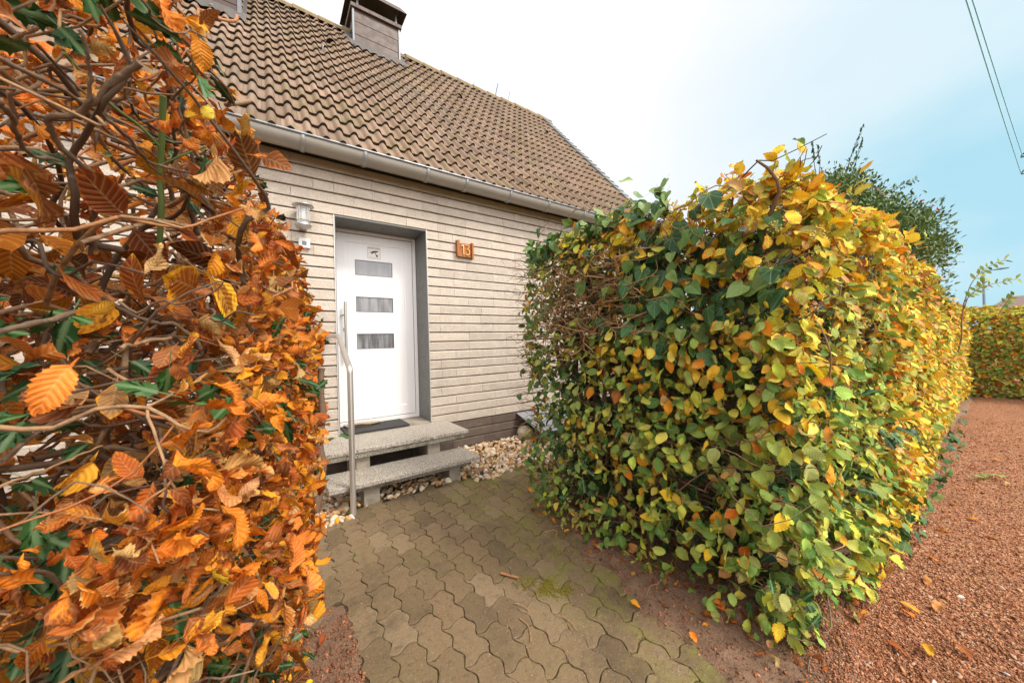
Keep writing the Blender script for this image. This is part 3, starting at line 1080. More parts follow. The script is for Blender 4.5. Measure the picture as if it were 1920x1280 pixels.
lp = thing('wall_lamp', 'glass lantern wall lamp with flat round cap beside the door', 'lamp', (-.262, 0, 2.36))
lc = (-.262, -.10, 0)
mb = MB()
mb.lathe([(.004, 2.59), (.03, 2.588), (.085, 2.565), (.088, 2.556), (.03, 2.552), (.0, 2.552)], lc)
mb.build('cap', M['lamp_metal'], lp, smooth_=True)
mb = MB()
mb.lathe([(.052, 2.552), (.052, 2.39)], lc, 20)
mb.build('glass', M['lamp_glass'], lp, smooth_=True)
mb = MB()
mb.lathe([(.0, 2.54), (.026, 2.54), (.026, 2.41), (0, 2.41)], lc, 16)
mb.build('bulb', M['plastic_white'], lp, smooth_=True)
mb = MB()
mb.lathe([(.0, 2.392), (.062, 2.392), (.066, 2.38), (.062, 2.368), (.03, 2.355), (.0, 2.352)], lc)
for q in range(4):
    a_ = q * math.pi / 2 + .5
    mb.tube([(lc[0] + .058 * math.cos(a_), lc[1] + .058 * math.sin(a_), zz) for zz in (2.37, 2.56)], .003, 6)
a_ = np.linspace(0, 2 * math.pi, 25)
mb.tube(np.stack([lc[0] + .06 * np.cos(a_), lc[1] + .06 * np.sin(a_), np.full(25, 2.42)], -1), .003, 6)
mb.box((lc[0] - .03, -.06, 2.36), (lc[0] + .03, .0, 2.44))
mb.build('cage', M['lamp_metal'], lp, smooth_=False)

mb = MB()
mb.box((-.300, -.032, 2.195), (-.206, .0, 2.288))
wall_box = mb.build('switch', M['plastic_white'], None, .008, seg=3)  # small wall box standing for a light switch, not a bell push
tag(wall_box, 'white doorbell box with a dark square button below the wall lamp', 'switch')
mb = MB()
mb.box((-.272, -.037, 2.222), (-.236, -.032, 2.258))
mb.build('button', M['plastic_grey'], wall_box, .003)

# steps
st = thing('entrance_steps', 'two open granite steps on concrete blocks below the white door', 'steps', (.45, -.5, 0))
for nm, a_, b_ in (('top_tread', (-.20, -.575, .352), (1.118, -.004, .388)), ('bottom_tread', (-.20, -.885, .166), (1.075, -.50, .202))):
    mb = MB()
    mb.box(a_, b_)
    mb.build(nm, M['granite'], st, .006)
mb = MB()
mb.box((-.17, -.565, .308), (1.075, -.03, .3515))
mb.build('tread_backing', M['granite_edge'], st, .004)
mb = MB()
mb.box((-.16, -.845, .128), (1.00, -.53, .1655))
mb.build('tread_backing', M['granite_edge'], st, .004)
for a_, b_ in (((.055, -.815, -.05), (.178, -.56, .1278)), ((.80, -.79, -.05), (.915, -.56, .1278)),
               ((.055, -.525, -.05), (.170, -.06, .3078)), ((.70, -.525, -.05), (.825, -.06, .3078))):
    mb = MB()
    mb.box(a_, b_)
    mb.build('support_block', M['concrete'], st, .006)

hr = thing('handrail', 'brushed steel tube handrail standing beside the granite steps', 'handrail', (-.043, -.925, 0))


def fillet(pts, rad=.05, n=6):
    pts = [np.array(p_, float) for p_ in pts]
    o = [pts[0]]
    for i in range(1, len(pts) - 1):
        a_, b_, c_ = pts[i - 1], pts[i], pts[i + 1]
        d1, d2 = a_ - b_, c_ - b_
        r_ = min(rad, np.linalg.norm(d1) * .45, np.linalg.norm(d2) * .45)
        p1, p2 = b_ + norm(d1) * r_, b_ + norm(d2) * r_
        for t in np.linspace(0, 1, n):
            o.append((1 - t) ** 2 * p1 + 2 * t * (1 - t) * b_ + t * t * p2)
    o.append(pts[-1])
    return np.array(o)


mb = MB()
mb.tube(fillet([(-.043, -.925, -.02), (-.043, -.925, 1.095), (-.043, -.43, 1.362), (-.075, -.10, 1.372), (-.085, .0, 1.372)], .03), .0215, 16)
mb.build('rail_tube', M['steel'], hr, smooth_=True)
mb = MB()
mb.tube([(-.085, -.012, 1.372), (-.085, .004, 1.372)], .038, 18)
mb.build('wall_flange', M['steel'], hr)

mb = MB()
mb.box((.055, -.03, .4015), (.695, .335, .4135))
dm = mb.build('doormat', M['mat_rubber'], None, .004)
tag(dm, 'dark grey rubber doormat at the foot of the white door', 'doormat')
# a folded newspaper
n = 12
mb = MB()
xs = np.linspace(0, 1, n)
for lay, (dz, sh) in enumerate(((.004, 0), (.011, .012), (.018, -.01))):
    cz = .415 + dz + .012 * np.sin(xs * 3.1) * (lay + 1) / 3
    A = np.stack([.085 + xs * .40, .31 + sh - .07 * xs, cz], -1)
    B = np.stack([.10 + xs * .235, .20 + sh + .04 * xs - .06 * xs, cz + .002], -1)
    mb.add(np.concatenate([A, B, A - (0, 0, .003), B - (0, 0, .003)]),
           [(i, n + i, n + i + 1, i + 1) for i in range(n - 1)] + [(n + i, 3 * n + i, 3 * n + i + 1, n + i + 1) for i in range(n - 1)] + [(2 * n + i, 2 * n + i + 1, 3 * n + i + 1, 3 * n + i) for i in range(n - 1)])
nw = mb.build('newspaper', M['newsprint'])
tag(nw, 'brownish folded newspaper lying on the doormat', 'newspaper')

mb = MB()
mb.add([(2.12, -.005, .335), (3.3, -.005, .335), (3.3, -.52, .17), (2.12, -.52, .17), (2.12, -.005, .325), (3.3, -.005, .325), (3.3, -.52, .16), (2.12, -.52, .16)],
       [(0, 3, 2, 1), (4, 5, 6, 7), (0, 1, 5, 4), (1, 2, 6, 5), (2, 3, 7, 6), (3, 0, 4, 7)])
for xq in (2.2, 3.2):
    mb.box((xq - .02, -.50, -.05), (xq + .02, -.46, .168))
cv_ = mb.build('light_well_cover', M['cover_sheet'], None, .002)
tag(cv_, 'pale grey sloping light well cover against the wall behind the hedge', 'cover')


# --- unit rocks
def ico():
    t = (1 + 5 ** .5) / 2
    v = norm(np.array([(-1, t, 0), (1, t, 0), (-1, -t, 0), (1, -t, 0), (0, -1, t), (0, 1, t), (0, -1, -t), (0, 1, -t), (t, 0, -1), (t, 0, 1), (-t, 0, -1), (-t, 0, 1)], float))
    f = [(0, 11, 5), (0, 5, 1), (0, 1, 7), (0, 7, 10), (0, 10, 11), (1, 5, 9), (5, 11, 4), (11, 10, 2), (10, 7, 6), (7, 1, 8), (3, 9, 4), (3, 4, 2), (3, 2, 6), (3, 6, 8), (3, 8, 9), (4, 9, 5), (2, 4, 11), (6, 2, 10), (8, 6, 7), (9, 8, 1)]
    return v, f


def ico2(v, f):
    v = [tuple(a) for a in v]
    idx = {}
    nf = []

    def mid(a, b):
        k = (min(a, b), max(a, b))
        if k not in idx:
            idx[k] = len(v)
            v.append(tuple(norm(np.array(v[a]) + np.array(v[b]))))
        return idx[k]
    for a, b, c in f:
        x_, y_, z_ = mid(a, b), mid(b, c), mid(c, a)
        nf += [(a, x_, z_), (b, y_, x_), (c, z_, y_), (x_, y_, z_)]
    return np.array(v), nf


I1 = ico()
I2 = ico2(*I1)
I3 = ico2(*I2)


def rand_rot(n):
    q = norm(rng.normal(size=(n, 4)))
    w_, x_, y_, z_ = q.T
    return np.stack([np.stack([1 - 2 * (y_ * y_ + z_ * z_), 2 * (x_ * y_ - z_ * w_), 2 * (x_ * z_ + y_ * w_)], -1),
                     np.stack([2 * (x_ * y_ + z_ * w_), 1 - 2 * (x_ * x_ + z_ * z_), 2 * (y_ * z_ - x_ * w_)], -1),
                     np.stack([2 * (x_ * z_ - y_ * w_), 2 * (y_ * z_ + x_ * w_), 1 - 2 * (x_ * x_ + y_ * y_)], -1)], 1)


def rocks(name, base, pos, size, tint, mat, jit=.25, flat=(1, .8, .6), rot=None):
    v, f = base
    n, m = len(pos), len(v)
    f = np.array(f)
    V = v[None] * (1 + rng.uniform(-jit, jit, (n, m, 1))) * np.array(flat) * rng.uniform(.75, 1.25, (n, 1, 3))
    Rm = rand_rot(n) if rot is None else rot
    V = np.einsum('nij,nmj->nmi', Rm, V) * size[:, None, None] + pos[:, None]
    F = (f[None] + (np.arange(n) * m)[:, None, None]).reshape(-1, 3)
    me = arr_mesh(name, V.reshape(-1, 3), F, None, {'tint': np.repeat(tint, m)})
    return link(name, me, mat)


bo = rocks('boulder', I3, np.array([[2.16, -.14, .085]]), np.array([.12]), np.array([.5]), M['boulder'], .10, (1, .8, .75))
tag(bo, 'beige rough boulder lying on the pebbles by the brown plinth', 'rock')

# ================================================================== GROUND
mb = MB()
mb.add([(-300, -300, -.06), (300, -300, -.06), (300, 300, -.06), (-300, 300, -.06)], [(0, 1, 2, 3)])
ground_kind(mb.build('ground', M['lawn_soil']), 'structure', 'garden ground around the house', 'ground')


def grid(name, xs, ys, zf, mat):
    X, Y = np.meshgrid(xs, ys)
    Z = zf(X, Y)
    nx, ny = len(xs), len(ys)
    i = np.arange(nx * ny).reshape(ny, nx)
    F = np.stack([i[:-1, :-1], i[:-1, 1:], i[1:, 1:], i[1:, :-1]], -1).reshape(-1, 4)
    me = arr_mesh(name, np.stack([X, Y, Z], -1).reshape(-1, 3), F)
    return link(name, me, mat)


def nz(X, Y, f, s):
    return vnoise(np.stack([X.ravel(), Y.ravel(), np.zeros(X.size)], -1), f, s).reshape(X.shape) - .5


def soil_z(X, Y):
    edge = 1.15 + .25 * (np.minimum(Y, -1.7) + 1.8) + .4 * smooth(Y, -1.78, -1.6) + .03 * np.sin(Y * 3.1) + .10 * nz(X, Y, 6, 3)
    z = -.03 + .052 * smooth(X, edge - .12, edge + .10)
    left = smooth(X, -.232, -.262) * smooth(Y, -1.82, -1.87)
    z = np.maximum(z, -.03 + .028 * left)
    z = np.where(X > 1.0, -.05 + (z + .05) * smooth(Y + .06 * nz(X, Y, 5, 14) - .14 * smooth(X, 1.15, 1.7), -3.50, -3.38), z)
    return z + .020 * nz(X, Y, 22, 5) * (z > -.02) + .010 * nz(X, Y, 70, 8) * (z > -.02) + .03 * nz(X, Y, 4, 9) * (z > 0)


xs = np.concatenate([np.arange(-3.2, 2.2, .022), np.arange(2.2, 11, .12)])
ys = np.concatenate([np.arange(-3.7, -1.3, .022)])
ground_kind(grid('soil_bed', xs, ys, soil_z, M['soil']), 'structure', 'bare brown soil under the hedges', 'soil')


def gravel_z(X, Y):
    b = smooth(Y, -3.14, -3.32) * smooth(X, .80, 1.25)
    return -.04 + .046 * b + .012 * nz(X, Y, 18, 21) + .05 * nz(X, Y, 1.1, 22) * b


xs = np.concatenate([np.arange(.6, 5, .04), np.arange(5, 14, .25), np.arange(14, 90, 4)])
ys = np.concatenate([np.arange(-60, -8, 3), np.arange(-8, -5, .2), np.arange(-5, -3.1, .035)])
ground_kind(grid('gravel_path', xs, ys, gravel_z, M['red_gravel']), 'structure', 'path of fine reddish gravel along the hedge', 'gravel path')

# loose chips on the gravel
n = 60000
d = rng.power(.62, n) * 7
a_ = rng.uniform(-.62, .55, n)
px = .95 + d * np.cos(a_)
py = -3.3 + d * np.sin(a_) - .0
ok = (py < -3.26 - .16 * rng.random(n) ** 2 + .06 * np.sin(px * 5)) & (py > -6) & (px > 1.05 + .35 * rng.random(n) ** 2)
px, py = px[ok], py[ok]
n = len(px)
pz = np.maximum(gravel_z(px, py), np.where(px < 2.1, soil_z(px[None], py[None])[0], -1)) + rng.uniform(.000, .004, n)
sz = rng.uniform(.0024, .0062, n) * (1 + .08 * np.hypot(px - 1, py + 3.3))
ch = rocks('gravel_chips', I1, np.stack([px, py, pz], -1), sz, np.clip(rng.beta(2, 2, n) + .12 * (rng.random(n) < .03), 0, 1), M['chip'], .35, (1, .75, .45))
ground_kind(ch, 'stuff', 'loose reddish gravel chips', 'gravel')
n = 800
d = rng.power(.7, n) * 6
a_ = rng.uniform(-.6, .3, n)
px, py = 1.1 + d * np.cos(a_), -3.42 + d * np.sin(a_)
ok = (py < -3.40) & (px > 1.3)
px, py = px[ok], py[ok]
n = len(px)
ch = rocks('gravel_stones', I2, np.stack([px, py, gravel_z(px, py) + .003], -1), rng.uniform(.006, .014, n), np.where(rng.random(n) < .25, rng.uniform(.9, 1, n), rng.random(n) * .8), M['chip'], .2, (1, .75, .5))
ground_kind(ch, 'stuff', 'larger pebbles mixed into the reddish gravel', 'gravel')
# crumbs on the soil
n = 9000
px = np.concatenate([rng.uniform(.82, 2.4, n), rng.uniform(-.75, -.25, 4000)])
py = np.concatenate([rng.uniform(-3.5, -1.5, n), rng.uniform(-2.9, -1.95, 4000)])
pz = soil_z(px[None], py[None])[0]
ok = pz > -.012
px, py, pz = px[ok], py[ok], pz[ok]
n = len(px)
cr_ = rocks('soil_crumbs', I1, np.stack([px, py, pz + .001], -1), rng.uniform(.002, .008, n) * rng.uniform(.5, 1.3, n), rng.beta(1.2, 2.2, n) * .8, M['chip'], .35)
ground_kind(cr_, 'stuff', 'small crumbs of soil and gravel under the hedges', 'soil crumbs')

# --- pebble bed
n = 5200
px = rng.uniform(-1.6, 4.2, n)
py = rng.uniform(-1.0, .0, n)
lim = np.where(px > 1.0, -.93 + .05 * np.sin(px * 9), np.where(px < -.06, -.98 + .04 * np.sin(px * 7), -.80))
ok = py > lim
px, py = px[ok], py[ok]
n = len(px)
pos = np.stack([px, py, rng.uniform(-.015, .012, n) + .02 * smooth(py, -.6, -.1) * (px > 1.1)], -1)
pb = rocks('pebbles', I2, pos, rng.uniform(.012, .036, n), rng.random(n), M['pebble'], .15, (1, .78, .55))
ground_kind(pb, 'stuff', 'pale beige pebbles along the house wall', 'pebbles')
mb = MB()
mb.box((-3.5, -1.05, -.1), (4.6, .03, -.022))
ground_kind(mb.build('pebble_base', M['joint_soil']), 'structure', 'dark soil under the pebbles', 'ground')

# --- wavy interlocking pavers
PW, PL = .1128, .2256


def jx(y):      # long joint: zigzag shared by neighbouring columns
    ph = (y / (PL / 2)) % 1
    tri = np.abs(ph - .5) * 4 - 1
    return .0105 * np.clip(tri * 1.5, -1, 1)


def jy(u):      # cross joint, u 0..1 across the column
    return .012 * np.sin((u - .5) * 2 * math.pi) + .004 * (u - .5)


mb = MB()
gap = .0014
for i in range(-14, 36):
    x0 = -.031 + PW * i
    for j in range(-26, -2):
        y0 = j * PL + (PL / 2 if i % 2 else 0) + .06
        xc, yc = x0 + PW / 2, y0 + PL / 2
        inA = -.275 < xc < 1.20 and yc < -1.78
        inB = -1.0 < xc < 4.0 and -1.93 < yc < -.93
        inC = .02 < xc < .98 and -1.1 < yc < -.84
        if not (inA or inB or inC):
            continue
        if inB and not inA and xc < -.25 and yc < -1.88:
            continue
        g = gap + random.uniform(-.0006, .0016)
        ys_ = np.linspace(0, 1, 13)
        us_ = np.linspace(0, 1, 9)
        poly = []
        for u in us_:
            poly.append((x0 + u * PW, y0 + jy(u), 0, 1))
        for t in ys_[1:]:
            poly.append((x0 + PW, y0 + t * PL + jy(1) * (1 - t) + jy(1) * t, -1, 0))
        for u in us_[::-1][1:]:
            poly.append((x0 + u * PW, y0 + PL + jy(u), 0, -1))
        for t in ys_[::-1][1:-1]:
            poly.append((x0, y0 + t * PL + jy(0), 1, 0))
        P = np.array(poly)
        X = P[:, 0] + jx(P[:, 1])
        cxy = np.array([xc, yc])
        Q = np.stack([X, P[:, 1]], -1)
        Q = Q + rng.normal(0, .0011, Q.shape)
        dv = norm(cxy - Q)
        Q = Q + np.sign(cxy - Q) * g * np.stack([np.clip(np.abs(P[:, 2]) + .3, 0, 1), np.clip(np.abs(P[:, 3]) * 1.5 + .3, 0, 1.6)], -1)
        h = random.uniform(-.0025, .0022)
        tx, ty = random.gauss(0, .008), random.gauss(0, .007)
        if xc > .9:
            h -= .001
        m = len(Q)
        zz = lambda q: h + (q[:, 0] - xc) * tx + (q[:, 1] - yc) * ty
        Qi = Q + (cxy - Q) * np.array([.06, .03])
        V = np.concatenate([np.column_stack([Q, zz(Q) - .04]), np.column_stack([Q, zz(Q) - .0026]), np.column_stack([Q + (Qi - Q) * .35, zz(Q) - .0007]), np.column_stack([Qi, zz(Qi)])])
        F = []
        for r in (0, 1, 2):
            F += [(r * m + k, r * m + (k + 1) % m, (r + 1) * m + (k + 1) % m, (r + 1) * m + k) for k in range(m)]
        F.append(tuple(3 * m + k for k in range(m)))
        mb.add(V, F, min(1, max(0, random.gauss(.5, .22))))
pth = mb.build('paved_path', M['paver'], smooth_=False)
ground_kind(pth, 'structure', 'weathered path of wavy interlocking pavers leading to the steps', 'path')
xs = np.arange(-1.1, 4.1, .03)
ys = np.arange(-5.6, -.82, .03)
ground_kind(grid('path_joints', xs, ys, lambda X, Y: -.0078 + .005 * nz(X, Y, 30, 6) - .06 * ((X < -.262) & (Y < -1.9)) - .04 * (X > 1.3) * (Y < -1.9), M['joint_soil']),
            'structure', 'mossy soil in the joints of the path', 'ground')

n = 3200
px, py = rng.uniform(-.25, 1.05, n), rng.uniform(-3.1, -.95, n)
px = np.where(rng.random(n) < .5, 1.05 - rng.exponential(.16, n), px).clip(-.25, 1.05)
gt = rocks('path_grit', I1, np.stack([px, py, np.full(n, .001)], -1), rng.uniform(.0012, .0032, n), rng.random(n), M['chip'], .3)
ground_kind(gt, 'stuff', 'fine reddish grit scattered over the path', 'grit')
# moss cushions
n = 700
c0 = np.array([[.60, -2.40], [.555, -2.29], [.655, -2.37], [.66, -2.46]])[rng.integers(0, 4, n)]
pp = c0 + rng.normal(0, .022, (n, 2)) * (1.3, 1)
V = np.column_stack([pp, rng.uniform(-.002, .003, n)])
mo = rocks('moss_patch', I1, V, rng.uniform(.002, .0055, n), rng.random(n), M['moss'], .4, (1, 1, .8))
ground_kind(mo, 'stuff', 'yellowish green moss growing on the path', 'moss')


# ================================================================== LEAVES
def leaf_templates(nvar, nu, nv, width=.30, curl=(0, 0), bend=(.2, .9), fold=(.05, .35), pleat=.012, wav=.02, serr=.06, petiole=.22, twist=.3):
    """hornbeam-like leaves along +Y, blade normal +Z, unit length"""
    T = []
    for _ in range(nvar):
        u = np.linspace(0, 1, nu + 1)
        u[1:-1] += rng.uniform(-.28, .28, nu - 1) / nu
        wd = width * rng.uniform(.85, 1.15) * (np.sin(math.pi * np.clip(u, 0, 1) ** .78) ** .72) * (1 - .25 * u)
        wd[0], wd[-1] = .012, .004
        sgn = np.where(np.arange(nu + 1) % 2 == 0, 1, -1)
        wd = wd * (1 + serr * sgn * rng.uniform(.6, 1.4, nu + 1))
        v = np.linspace(-1, 1, nv + 1)
        U, Vv = np.meshgrid(u, v, indexing='ij')
        Wd = wd[:, None] * np.ones_like(Vv)
        X = Wd * Vv
        Y = U + np.abs(Vv) * Wd * .32
        Y[-1] = 1.0
        Z = (pleat * (sgn * rng.uniform(.3, 1.5, nu + 1))[:, None]) * np.sin(np.abs(Vv) * math.pi * .75) * np.sin(math.pi * U) ** .5
        fo = rng.uniform(*fold)
        Z = Z + fo * np.abs(X)
        Z = Z + wav * (np.sin(U * rng.uniform(5, 9) + rng.uniform(0, 6)) * Vv + np.sin(U * rng.uniform(6, 12) + Vv * 2 + rng.uniform(0, 6)) * np.abs(Vv))
        k = rng.uniform(*curl) * (1 if rng.random() < .6 else -1)
        if abs(k) > .05:       # roll the blade about its midrib
            kk = k / width * (.5 + .8 * U)
            X2 = np.sin(kk * X) / kk
            Z = Z + (1 - np.cos(kk * X)) / kk
            X = X2
        tw = rng.uniform(-twist, twist)
        A = tw * U
        X, Z = X * np.cos(A) - Z * np.sin(A), X * np.sin(A) + Z * np.cos(A)
        b = rng.uniform(*bend) * (1 if rng.random() < .75 else -1)
        th = b * Y
        Y2 = np.where(abs(b) > .02, np.sin(th) / b, Y) + Z * np.sin(th)
        Z2 = -np.where(abs(b) > .02, (1 - np.cos(th)) / b, 0) + Z * np.cos(th)
        sb = rng.uniform(-.18, .18)
        P = np.stack([X + sb * Y2 ** 2, Y2, Z2], -1)
        pet = np.zeros((1, nv + 1, 3))
        pet[0, :, 0] = v * .010
        pet[0, :, 1] = -petiole
        P = np.concatenate([pet, P])
        T.append(P.reshape(-1, 3))
    UV = np.stack([np.concatenate([np.zeros((1, nv + 1)), U]), np.concatenate([np.zeros((1, nv + 1)), Vv])], -1).reshape(-1, 2)
    i = np.arange((nu + 2) * (nv + 1)).reshape(nu + 2, nv + 1)
    F = np.stack([i[:-1, :-1], i[:-1, 1:], i[1:, 1:], i[1:, :-1]], -1).reshape(-1, 4)
    return np.array(T), F, UV


def lobed_templates(nvar, outline, rings=3, cup=.25, wav=.05):
    """flat leaf from a closed half outline [(along, across)...], petiole end first; fan of rings"""
    o = np.array(outline, float)
    full = np.concatenate([o, (o * (1, -1))[::-1][1:-1]])
    n = len(full)
    c = np.array([.30, 0])
    pts = [c + (full - c) * (r / rings) for r in range(1, rings + 1)]
    P0 = np.concatenate([[c]] + pts)
    F = []
    for k in range(0, n):
        F.append((0, 1 + k, 1 + (k + 1) % n, 0))
    for r in range(rings - 1):
        a = 1 + r * n
        for k in range(n):
            F.append((a + k, a + n + k, a + n + (k + 1) % n, a + (k + 1) % n))
    # petiole strip
    m = len(P0)
    P0 = np.concatenate([P0, [(-.55, .012), (-.55, -.012), (.02, .012), (.02, -.012)]])
    F.append((m, m + 1, m + 3, m + 2))
    tri = np.array(F[:n])
    quad = np.array(F[n:])
    T = []
    for _ in range(nvar):
        a, b = P0[:, 0], P0[:, 1]
        s = rng.uniform(.85, 1.1)
        z = cup * rng.uniform(-.2, 1) * np.abs(b) + wav * np.sin(a * 7 + rng.uniform(0, 6)) * b * 2 + wav * np.cos(b * 9 + rng.uniform(0, 6)) * .4
        bend = rng.uniform(.1, .6)
        z = z - bend * np.maximum(a, 0) ** 2 * .5
        T.append(np.stack([b * s, a, z], -1))
    UV = P0.copy()
    # triangles as degenerate-free quads: split each centre triangle at its outer edge midpoint
    T = np.array(T)
    ex = (T[:, tri[:, 1]] + T[:, tri[:, 2]]) / 2
    exuv = (UV[tri[:, 1]] + UV[tri[:, 2]]) / 2
    base = T.shape[1]
    q = np.stack([tri[:, 0], tri[:, 1], base + np.arange(n), tri[:, 2]], -1)
    return np.concatenate([T, ex], 1), np.concatenate([q, quad]), np.concatenate([UV, exuv])


IVY = [(0.0, 0.0), (-.10, .10), (-.14, .26), (-.02, .44), (.16, .52), (.24, .42), (.32, .33), (.50, .40), (.62, .36), (.66, .24), (.80, .13), (1.0, 0.0)]
IVY_SOFT = [(0.0, 0.0), (-.10, .12), (-.12, .28), (.02, .42), (.20, .47), (.38, .43), (.56, .35), (.72, .25), (.87, .12), (1.0, 0.0)]
HOLLY = [(0, 0), (.05, .08), (.12, .17), (.10, .27), (.20, .21), (.30, .22), (.36, .34), (.42, .23), (.54, .21), (.62, .31), (.66, .19), (.77, .14), (.84, .21), (.87, .09), (1.0, 0)]


def place(T, loc, axis, nrm_, size, var=None):
    """instances of templates: axis = leaf direction (+Y), nrm_ = blade normal (+Z)"""
    n = len(loc)
    var = rng.integers(0, len(T), n) if var is None else var
    y = norm(axis)
    z = norm(nrm_ - y * np.sum(nrm_ * y, -1, keepdims=True))
    x_ = np.cross(y, z)
    Rm = np.stack([x_, y, z], -1)
    return np.einsum('nij,nmj->nmi', Rm, T[var]) * size[:, None, None] + loc[:, None]


def leaves_obj(name, batches, mat, parent):
    """batches: (templates, loc, axis, normal, size, col(n,4), col2(n,4))"""
    Vs, Fs, UVs, C1, C2, off = [], [], [], [], [], 0
    for (T, F, UV), loc, ax, nr, sz, c1, c2 in batches:
        n, m = len(loc), T.shape[1]
        if n == 0:
            continue
        V = place(T, loc, ax, nr, sz)
        Vs.append(V.reshape(-1, 3))
        Fs.append((F[None] + (np.arange(n) * m)[:, None, None] + off).reshape(-1, 4))
        UVs.append(np.tile(UV, (n, 1)))
        C1.append(np.repeat(c1, m, 0))
        C2.append(np.repeat(c2, m, 0))
        off += n * m
    me = arr_mesh(name, np.concatenate(Vs), np.concatenate(Fs), np.concatenate(UVs), {'col': np.concatenate(C1), 'col2': np.concatenate(C2)})
    return link(name, me, mat, parent)


# leaf base colours (linear)
PAL = {
    'green': [lin(100, 138, 60), lin(120, 156, 70), lin(86, 124, 54), lin(142, 168, 82)],
    'olive': [lin(158, 180, 84), lin(178, 188, 86), lin(172, 178, 98), lin(148, 172, 80)],
    'lime': [lin(208, 210, 74), lin(194, 202, 80), lin(218, 210, 92)],
    'yellow': [lin(240, 200, 44), lin(232, 190, 50), lin(242, 206, 74), lin(230, 180, 40)],
    'gold': [lin(226, 150, 26), lin(216, 136, 26), lin(232, 162, 44)],
    'orange': [lin(218, 122, 24), lin(206, 106, 22), lin(226, 136, 32)],
    'rust': [lin(196, 104, 32), lin(176, 86, 26), lin(212, 122, 44), lin(150, 70, 24)],
    'brown': [lin(156, 88, 44), lin(124, 66, 34), lin(178, 108, 58)],
    'tan': [lin(200, 148, 88), lin(186, 132, 74), lin(208, 162, 104)],
    'buff': [lin(206, 178, 116), lin(196, 164, 104)],
}


def colours(kinds, probs, n, jit=.14):
    """pick a palette per leaf; returns (n,3)"""
    probs = np.asarray(probs, float)
    if probs.ndim == 1:
        probs = np.tile(probs, (n, 1))
    cum = np.cumsum(probs / probs.sum(1, keepdims=True), 1)
    k = np.minimum((rng.random((n, 1)) > cum).sum(1), len(kinds) - 1)
    c = np.zeros((n, 3))
    for i, kd in enumerate(kinds):
        pal = np.array(PAL[kd])
        m = k == i
        c[m] = pal[rng.integers(0, len(pal), m.sum())]
    return c * np.exp(rng.normal(0, jit, (n, 1))) * np.exp(rng.normal(0, jit * .35, (n, 3))), k


def rgba(c, a):
    return np.concatenate([np.clip(c, 0.002, .95), np.asarray(a, float).reshape(-1, 1)], 1)


def hang(n_out, n, droop=.65, out_=.35, rnd=.55, updn=.45):
    """axis and normal for leaves on a clipped face: blades shingle downwards and face out and up"""
    ax = np.array([0, 0, -1.0]) * droop + n_out * out_ + rng.normal(0, rnd, (n, 3))
    nr = n_out * .9 + np.array([0, 0, 1.0]) * updn + rng.normal(0, rnd * .75, (n, 3))
    return ax, nr


def box_surface(n, lo, hi, r, faces):
    """points and normals on a rounded box; faces: weights for (-x, +x, -y, +y, +z)"""
    lo, hi = np.array(lo, float), np.array(hi, float)
    ar = np.array([(hi[1] - lo[1]) * (hi[2] - lo[2])] * 2 + [(hi[0] - lo[0]) * (hi[2] - lo[2])] * 2 + [(hi[0] - lo[0]) * (hi[1] - lo[1])]) * np.array(faces)
    f = rng.choice(5, n, p=ar / ar.sum())
    p = lo + rng.random((n, 3)) * (hi - lo)
    p[f == 0, 0] = lo[0]
    p[f == 1, 0] = hi[0]
    p[f == 2, 1] = lo[1]
    p[f == 3, 1] = hi[1]
    p[f == 4, 2] = hi[2]
    q = np.clip(p, lo + r * np.array([1, 1, 0]), hi - r)
    nn = norm(p - q)
    return q + nn * r, nn


HT = leaf_templates(36, 15, 4, .345, (0, .8), (.1, .9), (.02, .4), pleat=.017, serr=.08, wav=.035)              # fresh leaves, near
HT_DRY = leaf_templates(36, 14, 5, .29, (.6, 3.2), (.3, 2.0), (0, .4), pleat=.014, serr=.09, wav=.07, twist=1.2)
HT_FAR = leaf_templates(10, 5, 2, .36, (0, .4), (.1, .9), (.05, .3), pleat=0, serr=.03)
HT_BIG = leaf_templates(36, 24, 6, .31, (0, .9), (.2, 1.5), (.02, .4), pleat=.009, wav=.05, serr=.09, twist=.8)
HT_BIGDRY = leaf_templates(40, 24, 6, .30, (.7, 3.4), (.4, 2.0), (0, .3), pleat=.010, wav=.09, serr=.10, twist=1.5)
IVT = lobed_templates(14, IVY, 3)
IVS = lobed_templates(12, IVY_SOFT, 3)
HOL = lobed_templates(16, HOLLY, 3, .30, .09)

# ================================================================== HEDGE RIGHT
hg = thing('hedge', 'tall clipped hornbeam hedge turning green to yellow, laced with ivy, right of the path', 'hedge', (1.9, -2.5, 0))
HLO, HHI, HRR = (1.05, -3.375, -.3), (10.7, -1.55, 1.965), .20


def surf_right(n, faces, xmax=None):
    p, nn = box_surface(n, HLO, HHI, HRR, faces)
    ok = p[:, 2] > .035
    if xmax:
        ok &= (p[:, 0] >= xmax[0]) & (p[:, 0] < xmax[1])
    return p[ok], nn[ok]


def hedge_shape(p, nn):
    """waviness of the clipped faces and the drawn-in foot"""
    d = .13 * (vnoise(p, 2.3, 11) - .5) + .06 * (vnoise(p, 7, 12) - .5)
    foot = smooth(p[:, 2], .45, .0)
    d = d - .035 * foot
    q = p + nn * d[:, None]
    if p[:, 1].min() > -4.5:            # the hedge loses height along the street
        q[:, 2] *= 1 - .10 * smooth(p[:, 0], 2.0, 7.5)
        q[:, 1] += .15 * smooth(p[:, 0], 2.6, 8.5)
    return q


near = []
kinds = ['green', 'olive', 'lime', 'yellow', 'gold', 'orange', 'tan', 'brown']


